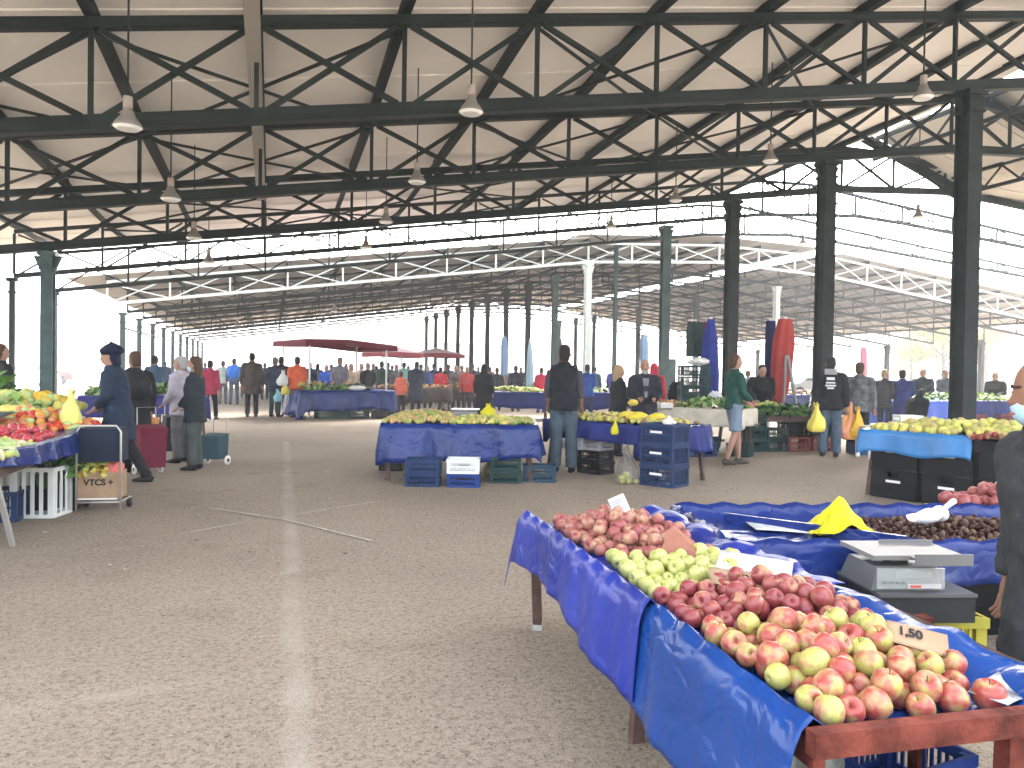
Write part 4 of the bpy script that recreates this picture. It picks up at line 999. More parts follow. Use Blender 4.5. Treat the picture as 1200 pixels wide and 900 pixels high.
# ------------------------------------------------------------------ white cloth table H and stall F
hA = at(775,475,.8); hB = at(876,492,.8); hA.z = hB.z = 0
hB = Vector((7.95,11.85,0)); hA = Vector((6.75,13.4,0)); cH = (hA+hB)/2; rH = math.atan2((hB-hA).y, (hB-hA).x); LH = (hB-hA).length
uH = Vector((math.cos(rH), math.sin(rH), 0)); vH = Vector((-uH.y, uH.x, 0)); cH += vH*.45
table(cH, LH, .9, rH, .80, 'table of the leafy greens stall under cream cloth')
M_CREAM = mat('cream_cloth', (.56,.52,.43), .85, var=.12, bump=.3)
tarp('tablecloth', cH, LH+.08, .96, rH, .84, (.30,.34,.30,.3), M_CREAM, 'cream cloth over the leafy greens stall behind the navy crates', 91, fold=.02, flare=.1, cat='tablecloth')
leafy('greens', cH+uH*.35, LH*.6, .8, rH, .86, 300, .10, P_GRN, 'heap of cabbages and leafy greens on the cream cloth', 92, .16)
produce('potatoes', cH-uH*.62, LH*.35, .7, rH, .86, 120, .04, P_BRN[:2], 'small tan roots at the left of the cream cloth stall', 93, .06)
q = cH+uH*.0; crate((q.x, q.y, 0), rH, M_CDG, 'dark green crate under the cream cloth stall', L=.8, W=.4, H=.28)
q = cH+uH*.7; crate((q.x-.05, q.y-.35, 0), rH, M_CDG, 'small dark crate under the right end of the cream cloth', L=.4, W=.3, H=.24)
# stall F
fA = at(868,485,.75,F=14.6); fB = at(985,485,F=15.2); fA.z = fB.z = 0; cF = (fA+fB)/2; rF = math.atan2((fB-fA).y, (fB-fA).x); LF = (fB-fA).length
uF = Vector((math.cos(rF), math.sin(rF), 0)); vF = Vector((-uF.y, uF.x, 0)); cF += vF*.45; PF = lambda u, v, z=0: cF+uF*u+vF*v+Vector((0,0,z))
table(cF, LF, .9, rF, .68, 'low table of the dark greens stall where a man bends over')
produce('dark_greens', PF(0,0), LF*.95, .85, rF, .70, 120, .05, P_DK, 'dark leafy bed over the low stall in front of the bending man', 101, .08)
leafy('greens', PF(.15,-.1), LF*.9, .8, rF, .70, 380, .12, P_DK+[P_GRN[0]], 'dark leafy bunches of greens on the low stall', 102, .16)
produce('limes', PF(-.15,.15), .5, .4, rF, .84, 70, .04, [P_YEL[1], P_GRN[2]], 'yellow green fruit in a tray on the low stall', 103, .07)
bag('plastic_bag', PF(-.62,.0,.72), (.3,.2,.26), mat('pink_bag', (.60,.18,.17), .5), 'pink plastic bag on the left of the low greens stall', 24)
for i, (u, n_, m_, nm) in enumerate([(-.78,3,M_CDG,'teal green'),(-.28,2,M_CDG,'dark green')]):
    for j in range(n_): q = PF(u,-.28); crate((q.x, q.y, j*.225), rF, m_, ['bottom','second','top'][j]+' '+nm+' crate in the '+['left','second'][i]+' pile under the low greens stall', L=.48, W=.34, H=.22, kind='handle')
for i, u in enumerate((.18,.72)):
    q = PF(u,-.30); crate((q.x, q.y, 0), rF, M_CRED, ['left','right'][i]+' red crate on the floor under the low greens stall', L=.50, W=.34, H=.28)
    crate((q.x, q.y+.05, .283), rF, M_CBLK, ['left','right'][i]+' black crate on a red one under the low greens stall', L=.48, W=.34, H=.28)
q = at(820,528,F=13.8); crate((q.x, q.y, 0), .1, M_CNAVY, 'navy crate behind the legs of the man in shorts', L=.5, W=.35, H=.26)
# ------------------------------------------------------------------ pear stall J (right)
jA = Vector((6.95,7.75,0)); jB = Vector((7.45,6.05,0)); jd = (jB-jA).normalized(); rJ = math.atan2(jd.y, jd.x); LJ = 2.5; uJ = jd; vJ = Vector((-jd.y, jd.x, 0))
PJ = lambda u, v, z=0: jA+uJ*u+vJ*v+Vector((0,0,z))
cJ = PJ(LJ/2, .55)
table(cJ, LJ, 1.0, rJ, .76, 'table of the yellow pear stall on the right')
tarp('tarpaulin', PJ(.62,.55), 1.30, 1.08, rJ, .82, (.28,.26,.05,.1), mat('sky_blue_vinyl', (.03,.17,.42), .35, var=.2, vscale=3), 'light blue vinyl sheet over the left end of the pear stall', 111, floor=.0, fold=.012, flare=.1)
tarp('tarpaulin', PJ(1.85,.55), 1.15, 1.02, rJ, .79, (.05,.12,.2,.1), mat('black_cloth', (.012,.013,.014), .8), 'black cover on the right end of the pear stall', 112, fold=.01)
produce('pears', PJ(1.15,.50), 2.1, .85, rJ, .82, 620, .046, [P_YEL[0], P_YEL[1], P_GUA[1], P_GUA[0]], 'long heap of yellow pears on the light blue sheet', 113, .13, (1,1,1.25))
produce('brown_fruit', PJ(1.7,.12), .9, .3, rJ, .80, 120, .035, P_BRN, 'brownish small fruit along the front of the pear stall', 114, .08)
jn = ['left','middle','right']
for i in range(3):
    for j in range(2):
        crate(tuple(PJ(.33+.62*i+.05, .25+.0*i, j*.36)), rJ, M_CBLK, ['lower ','upper '][j]+jn[i]+' black crate with a white strip under the pear stall', L=.56, W=.36, H=.355, kind='solid', stripe=M_WPL)
# small white table, box and blue crate
wt = at(1045,508,F=13.9); wt.z = 0
t = empty('small_table', wt, -.3, 'small white slatted table behind the pear stall', 'table')
for i in range(5): MB().box(-.55,-.3+.12*i,.56,.55,-.2+.12*i,.58).build('slat', M_WPL, t)
for x, y in ((-.5,-.25),(.5,-.25),(.5,.25),(-.5,.25)): MB().box(x-.03,y-.03,0,x+.03,y+.03,.56).build('leg', M_WPL, t)
crate((wt.x+.35, wt.y, .58), -.3, M_CWHT, 'small white box on the white slatted table', L=.4, W=.3, H=.2, kind='solid')
q = at(1018,527,F=14.6); crate((q.x, q.y, 0), -.3, mat('deep_teal_blue', (.02,.06,.16), .5), 'dark blue crate on the floor under the white table', L=.7, W=.4, H=.32, kind='solid')
# ------------------------------------------------------------------ left stall K
kA = Vector((-1.88, 8.55, 0)); kB = Vector((-1.86, 6.1, 0))
tk = empty('display_table', (-3.0, 8.3, 0), 0, 'wide wooden table of the vegetable stall on the left edge', 'table')
MB().box(-1.3,-1.9,.66,1.06,1.9,.70).build('table_top', M_WOOD, tk)
MB().box(-1.3,-1.90,.60,1.06,-1.84,.659).build('rail', M_WOOD, tk); MB().box(1.0,-1.84,.60,1.06,1.9,.659).build('rail', M_WOOD, tk)
M_ALU = mat('grey_steel', (.42,.41,.38), .45, .5)
p = at(15,640); MB().bar((1.00,-1.62,.66),(p.x+3.0,p.y-8.3,0),.035,.035).build('leg', M_ALU, tk)
for x, y in ((.98,1.8),(-1.2,1.8),(-1.2,-1.8)): MB().bar((x,y,.66),(x,y,0),.04,.04).build('leg', M_WOOD, tk)
# sloped blue tray edge facing the aisle
def drape_edge(name, pts, hang, m, label, seed, out):
    rnd = random.Random(seed); ph = [rnd.uniform(0, 6.28) for _ in range(4)]; vs = []; fs = []; P = []
    for i in range(len(pts)-1):
        n = max(2, int((Vector(pts[i+1])-Vector(pts[i])).length/.04))
        for k in range(n): P.append((Vector(pts[i]).lerp(Vector(pts[i+1]), k/n), hang[i]+(hang[i+1]-hang[i])*k/n))
    P.append((Vector(pts[-1]), hang[-1])); N = 10; out = Vector(out)
    for i, (p, h) in enumerate(P):
        for j in range(-5, N+1):
            if j < 0: vs.append(p-out*(.05*-j)*1.4+Vector((0,0,-.012*-j if j > -2 else -.02-.008*-j)))
            else:
                s = j/N; f_ = .016*math.sin(i*.55+ph[0])+.010*math.sin(i*1.2+ph[1])
                vs.append(p+out*(.01+.07*s*h+f_*s)+Vector((0,0,-h*s)))
    W = N+6
    fs = [(a*W+i, (a+1)*W+i, (a+1)*W+i+1, a*W+i+1) for a in range(len(P)-1) for i in range(W-1)]
    o = MB().add(vs, fs).build(name, m, None, True); o.modifiers.new('t', 'SOLIDIFY').thickness = .003
    return tag(o, label, 'tarpaulin')
drape_edge('tarpaulin', [(-2.02,6.2,.82),(-1.86,7.1,.80),(-1.82,8.2,.80),(-1.88,9.0,.84),(-2.1,10.1,.86)], [.10,.16,.20,.26,.3], M_BLUE, 'blue vinyl sheet along the aisle edge of the left vegetable stall', 121, (1,-.12,0))
MB_ = MB(); MB_.box(-4.3,6.2,.715,-1.95,10.15,.755); tag(MB_.build('stall_cover', M_NAVY), 'dark blue cover lying flat over the left vegetable stall', 'cover')
rt = random.Random(31)
h = heap(lambda x, y: -3.3 < x < -1.99 and 7.35 < y < 8.75 and x < -2.0+.25*(8.0-abs(y-8.0)-7.6), lambda x, y: .80+.13*math.exp(-((x+2.35)/.45)**2-((y-8.0)/.5)**2), 105, .046, seed=33, base=lambda x, y: .755, bbox=(-3.1,7.35,-1.95,8.75))
for p in h:
    o = apple(p[:3], p[3]*1.0, F_TOM, 'glossy red tomato in the heap on the left stall', 'tomatoes on the left stall', 'tomato', 'tomato', rt)
produce('courgettes', (-2.35,7.0), .9, .8, 0, .76, 300, .032, [P_GRN[3], P_YEL[1], mat('p_cream', (.55,.52,.32), .5)], 'pale green courgettes at the near corner of the left stall', 34, .10, (1,2.2,.9))
produce('red_and_gold_vegetables', (-2.35,9.25), .95, .9, 0, .78, 420, .042, [P_MIX[0], mat('p_salmon', (.50,.20,.10), .5), P_MIX[1], P_GRN[3]], 'salmon red and green peppers heaped behind the tomatoes', 35, .20)
produce('squash', (-3.1,9.0), 1.0, 1.2, 0, .76, 240, .055, [P_YEL[0], mat('p_gold', (.6,.38,.04), .5), P_YEL[1], P_GRN[2]], 'yellow squash heaped at the left edge of the stall', 36, .15, (1,1.5,1))
leafy('lettuce', (-3.2,10.0), 1.7, .9, 0, .78, 700, .10, [P_GRN[2], P_GRN[3], mat('g_bright', (.25,.45,.08), .6)], 'bright green lettuces at the back of the left stall', 37, .30)
produce('yellow_peppers', (-3.0,10.5), 1.5, .6, 0, .92, 150, .06, [mat('p_gold', (0,0,0)), P_YEL[0], P_GRN[3]], 'yellow peppers along the back of the left stall', 38, .22)
leafy('leeks', (-3.35,11.0), .55, .35, 0, 1.00, 260, .15, [P_GRN[0], P_GRN[1]], 'tuft of dark green leek tops in front of the thick teal column', 39, .25)
card('tray', (-2.75,8.8,.95), .55, .3, (R(12),0,R(-20)), mat('dark_tray', (.05,.07,.07), .5), 'dark shallow tray between the squash and the tomatoes', 'tray', .0)
# yellow corn bags
bag('plastic_bag', (-2.0,9.0,.78), (.21,.18,.40), mat('yellow_green_bag', (.60,.58,.16), .4), 'tall knotted yellow green bag at the corner of the left stall', 41)
vs = []
o = bag('sack', (-2.55,9.3,.92), (.48,.22,.11), mat('yellow_net', (.58,.50,.14), .6), 'long yellow wrapper lying over the left stall', 42, 'sack', knot=False, rz=-.5)
# crates below
p = at(48,608); c = crate((p.x-.05, p.y+.22, 0), R(-14), M_CWHT, 'white slatted crate standing on end under the left stall', L=.40, W=.36, H=.48, kind='slat')
p = at(22,613); crate((p.x-.28, p.y+.25, 0), 0, M_CNAVY, 'navy crate on the floor behind the steel leg of the left stall', L=.5, W=.4, H=.28)
crate((p.x-.3, p.y+.8, 0), 0, M_CWHT, 'white slatted crate behind the navy crate under the left stall', L=.6, W=.4, H=.45, kind='slat')
# cart with cardboard box
p0 = at(89,601); p1 = at(141,600); cc = (p0+p1)/2; rz = math.atan2((p1-p0).y, (p1-p0).x)
k = empty('hand_cart', cc, rz, 'grey tube hand cart holding a cardboard box beside the left stall', 'hand cart')
hw = (p1-p0).length/2
fr_ = MB(); fr_.tube([(-hw,0,.02),(-hw,0,.80),(-hw+.04,0,.86),(hw-.04,0,.86),(hw,0,.80),(hw,0,.02)], [.011]*6, 8); fr_.tube([(-hw,0,.10),(hw,0,.10)], [.01]*2, 8)
fr_.tube([(-hw,0,.10),(-hw,.35,.10),(hw,.35,.10),(hw,0,.10)], [.01]*4, 8); fr_.build('frame', M_ALU, k, True)
for s_ in (-1,1): MB().tube([(s_*hw-.015,.30,.05),(s_*hw+.015,.30,.05)], [.05,.05], 12).build('wheel', M_INK, k, True)
fb = MB(); fb.box(-.06,0,.0,.06,.02,.02)
bx = empty('cardboard_box', cc+Vector((0,.20,.12)), rz, 'open cardboard box lettered VTCS standing on the hand cart', 'box')
bw = hw-.02; b = MB()
b.box(-bw,-.16,0,bw,-.15,.27); b.box(-bw,.15,0,bw,.16,.27); b.box(-bw,-.149,0,-bw+.01,.149,.27); b.box(bw-.01,-.149,0,bw,.149,.27); b.box(-bw+.01,-.149,0,bw-.01,.149,.01)
b.build('box_walls', M_CARD, bx)
text('lettering', 'VTCS +', .085, M_INK, bx, Matrix.Translation((.01,-.1615,.17)) @ Matrix.Rotation(R(90), 4, 'X'))
MB().box(-bw,-.1625,.0,bw,-.1605,.016).build('tape', M_WPL, bx)
leafy('yellow_peppers', cc+Vector((-.05,.20,0)), -0+.30, .26, rz, .37, 130, .09, [P_YEL[0], mat('p_gold', (0,0,0)), P_YEL[1]], 'yellow green long peppers poking out of the cardboard box', 52, .14)
bag('plastic_bag', cc+Vector((.10,.17,.30)), (.20,.16,.22), mat('coral_bag', (.62,.16,.14), .5), 'coral red plastic bag in the cardboard box', 53, knot=False)
tag(MB().box(-hw+.01,.02,.50,hw-.01,.30,.83).build('shopping_bag', mat('dark_navy_fabric', (.012,.018,.035), .8), None), 'dark navy shopping bag on the hand cart in front of the hatted woman', 'shopping bag')
o = D.objects['shopping_bag']; o.location = cc; o.rotation_euler = (0,0,rz)
leafy('celery', cc+Vector((-.35,.25,0)), .35, .3, rz, .38, 150, .16, [P_GRN[1], P_GRN[0]], 'dark green celery tops between the stall and the cart', 54, .25)
q = cc+Vector((-.42,.35,0)); crate((q.x, q.y, 0), rz, M_CBLK, 'black crate under the celery between stall and cart', L=.36, W=.4, H=.36, kind='solid')
# shopping trolleys
def trolley(p, rz, m, label, h=.55):
    t = empty('shopping_trolley', p, rz, label, 'trolley')
    b = MB(); b.add([(-.16,-.12,.10),(.16,-.12,.10),(.16,.12,.10),(-.16,.12,.10),(-.17,-.15,.10+h),(.17,-.15,.10+h),(.17,.13,.10+h),(-.17,.13,.10+h)],
        [(0,3,2,1),(4,5,6,7),(0,1,5,4),(1,2,6,5),(2,3,7,6),(3,0,4,7)]); b.build('bag', m, t)
    MB().add([(-.175,-.17,.08+h),(.175,-.17,.08+h),(.175,.14,.12+h),(-.175,.14,.12+h),(-.17,-.155,.0+h),(.17,-.155,.0+h)], [(0,1,2,3),(0,4,5,1)]).build('flap', m, t).modifiers.new('t','SOLIDIFY').thickness = .01
    MB().tube([(-.12,.14,.05),(-.12,.18,h+.35),(.12,.18,h+.35),(.12,.14,.05)], [.009]*4, 8).build('frame', M_ALU, t, True)
    for s_ in (-1,1):
        w_ = MB().tube([(s_*.17-.012,.1,.07),(s_*.17+.012,.1,.07)], [.07,.07], 14, fwd=(0,0,1)).build('wheel', M_WPL, t, True)
        MB().tube([(s_*.17-.015,.1,.07),(s_*.17+.015,.1,.07)], [.03,.03], 10, fwd=(0,0,1)).build('hub', M_INK, w_, True)
    return t
M_MARB = mat('maroon_fabric', (.14,.015,.035), .8, var=.15)
q = at(176,556); trolley(q, R(25), M_MARB, 'maroon shopping trolley between the hatted woman and the two masked women')
q = at(205,535); trolley(q, R(20), mat('near_black_fabric', (.02,.02,.025), .8), 'black shopping trolley beside the legs of the masked woman')
q = at(250,545); trolley(q, R(-30), mat('teal_fabric', (.03,.07,.09), .8), 'small teal shopping trolley behind the masked woman', .35)
# stall K2 behind, left
k2 = at(170,470,F=16.5); k2.z = 0
table(k2+Vector((0,0,0)), 2.4, 1.1, .15, .80, 'table of the greens stall behind the hatted woman')
tarp('tarpaulin', k2, 2.45, 1.15, .15, .84, (.4,.42,.45,.3), mat('violet_navy_vinyl', (.03,.03,.16), .5), 'violet navy cover of the stall behind the hatted woman', 131, fold=.02, sp=.1)
leafy('greens', k2, 2.2, 1.0, .15, .86, 420, .13, P_GRN, 'heap of dark and pale greens behind the hatted woman', 132, .22)
q = at(165,505,F=14.2); crate((q.x, q.y, .30), .1, mat('orange_crate', (.60,.25,.04), .5), 'orange crate of red fruit behind the hatted woman', L=.6, W=.4, H=.2)
crate((q.x, q.y, .0), .1, M_CGRN, 'pale green crate under the orange crate', L=.6, W=.4, H=.29)
produce('red_fruit', (q.x, q.y), .5, .32, .1, .45, 50, .04, [P_MIX[0], P_MIX[1]], 'red fruit in the orange crate', 133, .06)
# ------------------------------------------------------------------ hanging cloths, crate tower, parasols
def furled(name, px, ytop, ybot, F, wpx, m, label, cat, seed, taper=(.55,1,.9,.75), lean=0):
    rnd = random.Random(seed); a = at(px, ytop, F=F); b_ = at(px+lean, ybot, F=F); w_ = wpx*F/FPX/2; seg = 26; N = 14; vs = []; ph = rnd.uniform(0, 6)
    for i in range(N+1):
        t_ = i/N; k = np.interp(t_, [0,.25,.7,1], taper); c_ = a.lerp(b_, t_)
        for s_ in range(seg):
            an = 2*math.pi*s_/seg; r = w_*k*(1+.20*math.sin(an*6+ph+t_*1.5)+.06*math.sin(an*11))
            vs.append((c_.x+r*math.cos(an), c_.y+r*math.sin(an)*.8, c_.z))
    fs = [(i*seg+k, (i+1)*seg+k, (i+1)*seg+(k+1) % seg, i*seg+(k+1) % seg) for i in range(N) for k in range(seg)]
    fs.append(tuple(range(seg))); fs.append(tuple(N*seg+k for k in range(seg-1, -1, -1)))
    o = empty(name, (a.x, a.y, 0), 0, label, cat); vs = [(v[0]-a.x, v[1]-a.y, v[2]) for v in vs]
    MB().add(vs, fs).build('canopy_cloth', m, o, True); MB().bar((0,0,0),(0,0,a.z+.05),.05,.05).build('pole', M_MET, o); MB().box(-.25,-.25,0,.25,.25,.06).build('foot', M_GREY, o)
    return o
furled('furled_parasol', 815, 377, 418, 17.5, 21, mat('grey_green_canvas', (.035,.06,.055), .8, var=.2), 'dark grey green furled parasol left of the maroon one', 'parasol', 1, (.8,1,1,.95))
furled('furled_parasol', 829, 377, 440, 17.8, 14, mat('maroon_canvas2', (.16,.02,.035), .8), 'maroon furled parasol between the grey and the blue ones', 'parasol', 2, (.8,1,1,.95))
furled('furled_parasol', 833, 374, 468, 17.0, 21, mat('royal_blue_canvas', (.02,.035,.22), .8, var=.2), 'royal blue furled parasol right of the crate tower', 'parasol', 3, (.35,.8,1,.95), lean=-2)
furled('furled_parasol', 903, 376, 470, 17.3, 13, mat('navy_canvas', (.012,.02,.08), .8), 'narrow navy furled parasol behind the red one', 'parasol', 4, (.8,1,1,.95))
furled('furled_parasol', 920, 374, 472, 16.6, 23, mat('faded_red_canvas', (.33,.045,.04), .8, var=.15), 'tall faded red furled parasol left of the man in the printed hoody', 'parasol', 5, (.62,1,.9,.6), lean=-8)
furled('furled_parasol', 621, 398, 455, 33, 8, mat('pale_blue_canvas', (.35,.50,.60), .8), 'pale blue furled parasol beyond the man in the vest', 'parasol', 6, (.2,.7,1,1))
furled('furled_parasol', 657, 396, 430, 34, 6, mat('taupe_canvas', (.12,.09,.09), .8), 'taupe furled parasol between two columns', 'parasol', 7, (.2,.7,1,1))
furled('furled_parasol', 591, 395, 440, 34, 7, mat('powder_blue_canvas', (.25,.38,.58), .8), 'powder blue furled parasol right of the dark hooded woman', 'parasol', 8, (.7,1,1,1))
furled('furled_parasol', 755, 392, 430, 36, 9, mat('powder_blue_canvas', (0,0,0)), 'powder blue furled parasol left of the teal column', 'parasol', 9, (.7,1,1,1))
furled('furled_parasol', 1012, 407, 440, 34, 7, mat('rose_canvas', (.55,.12,.18), .8), 'rose furled parasol above the person in the camouflage jacket', 'parasol', 10, (.7,1,1,1))
q = at(813,470,F=16.6)
for j in range(7): crate((q.x, q.y, .02+j*.235), -.3, M_CDG, ['lowest','second','third','fourth','fifth','sixth','topmost'][j]+' dark crate of the tall tower beside the blue parasol', L=.62, W=.42, H=.23, kind='handle')
bag('plastic_bag', (q.x+.1, q.y, 1.67), (.5,.3,.16), M_WPL, 'white plastic bag on top of the dark crate tower', 61, knot=False)
q = at(795,470,F=17.6)
for j in range(3): crate((q.x, q.y, .02+j*.235), -.2, M_CBLK, ['lowest','middle','upper'][j]+' black crate of the short pile right of the teal column', L=.5, W=.4, H=.23)
bag('garment', (q.x, q.y, .73), (.45,.3,.55), mat('dark_garment', (.02,.02,.03), .85), 'dark coat piled on the black crates by the teal column', 62, 'clothing', knot=False)
bag('sack', at(838,470,F=15.6)-Vector((0,0,.05)), (.3,.25,.25), mat('grey_film', (.45,.46,.5), .5), 'grey plastic sack behind the greens stall', 63, 'sack', knot=False)
sg = at(929,470,F=16.2); b = MB(); b.bar((sg.x-.25,sg.y,0),(sg.x-.12,sg.y+.1,1.9),.04,.04); b.bar((sg.x+.30,sg.y,0),(sg.x-.08,sg.y+.1,1.9),.06,.04); b.bar((sg.x-.2,sg.y+.02,.7),(sg.x+.12,sg.y+.02,.7),.03,.03)
tag(b.build('folding_easel', M_GREY), 'grey folding easel right of the red parasol', 'easel')
tag(MB().box(-.13,-.12,0,.13,.12,.09).build('metal_tray', M_MET), 'silver tray box at the left end of the cream cloth stall', 'tray')
D.objects['metal_tray'].location = at(778,478,F=14.4)
# ------------------------------------------------------------------ people
PM = {}
def remesh(mb, vox, smooth=2):
    me = mb.mesh('tmp'); o = D.objects.new('tmp', me); COL.objects.link(o)
    m = o.modifiers.new('r', 'REMESH'); m.mode = 'VOXEL'; m.voxel_size = vox; m.use_smooth_shade = True
    s = o.modifiers.new('s', 'SMOOTH'); s.iterations = smooth; s.factor = .5
    bpy.context.view_layer.update()
    r = D.meshes.new_from_object(o.evaluated_get(bpy.context.evaluated_depsgraph_get())); D.objects.remove(o); return r
def join_mesh(me, mb, name):
    """append the loose pieces of mb (fingers, ears, eyes) to mesh me, keeping one mesh"""
    bm = bmesh.new(); bm.from_mesh(me); vs = [bm.verts.new(v) for v in mb.v]
    for f, mi in zip(mb.f, mb.mi):
        try: q = bm.faces.new([vs[i] for i in f]); q.material_index = mi; q.smooth = True
        except ValueError: pass
    r = D.meshes.new(name); bm.to_mesh(r); bm.free(); return r
V = Vector
from mathutils import noise as NZ
def folds(me, amp=.010, s=7.0, seed=0):
    n = len(me.vertices); co = np.empty(n*3, 'f'); no = np.empty(n*3, 'f'); me.vertices.foreach_get('co', co); me.vertices.foreach_get('normal', no)
    co = co.reshape(-1, 3); no = no.reshape(-1, 3); d = np.empty(n, 'f')
    for i in range(n):
        q = Vector((co[i][0]*s+seed, co[i][1]*s, co[i][2]*s*1.6)); d[i] = (1-abs(NZ.noise(q))*2.2)*.8+(1-abs(NZ.noise(q*2.3))*2.2)*.5-.6
    co += no*(amp*d)[:, None]; me.vertices.foreach_set('co', co.ravel()); me.update()
    return me
def pose(kind, lean=0., arm=0., stride=.0, bend=0., armL=None, armR=None):
    """joints of a 1.75 m figure facing +y"""
    J = {}
    hipz = .93
    for s, n in ((-1,'L'),(1,'R')):
        J['hip'+n] = V((s*.095,0,hipz)); st = stride*s
        J['knee'+n] = V((s*.105, .5*st+.03+abs(stride)*.12, .50)); J['ank'+n] = V((s*.11, st, .09+(.07*abs(stride) if s*stride < 0 else 0)))
    up = Matrix.Rotation(-bend, 3, 'X'); base = V((0,0,hipz))
    tr = lambda p: base+up @ (V(p)-base)
    J['pel'] = tr((0,0,.95)); J['waist'] = tr((0,.01,1.08)); J['chest'] = tr((0,.015,1.28)); J['sho'] = tr((0,0,1.43)); J['neck'] = tr((0,.01,1.50)); J['head'] = tr((0,.03,1.50))
    for s, n, a in ((-1,'L',armL),(1,'R',armR)):
        J['sh'+n] = tr((s*.185,0,1.42)); a = arm if a is None else a
        el = V((s*.235, -.02+.10*a, 1.14)); wr = V((s*(.245-.13*a), .05+.27*a, .90+.20*a))
        if a == 0: el = V((s*.245,-.03,1.13)); wr = V((s*.26,.03,.87))
        J['el'+n] = tr(el); J['wr'+n] = tr(wr)
    return J, up
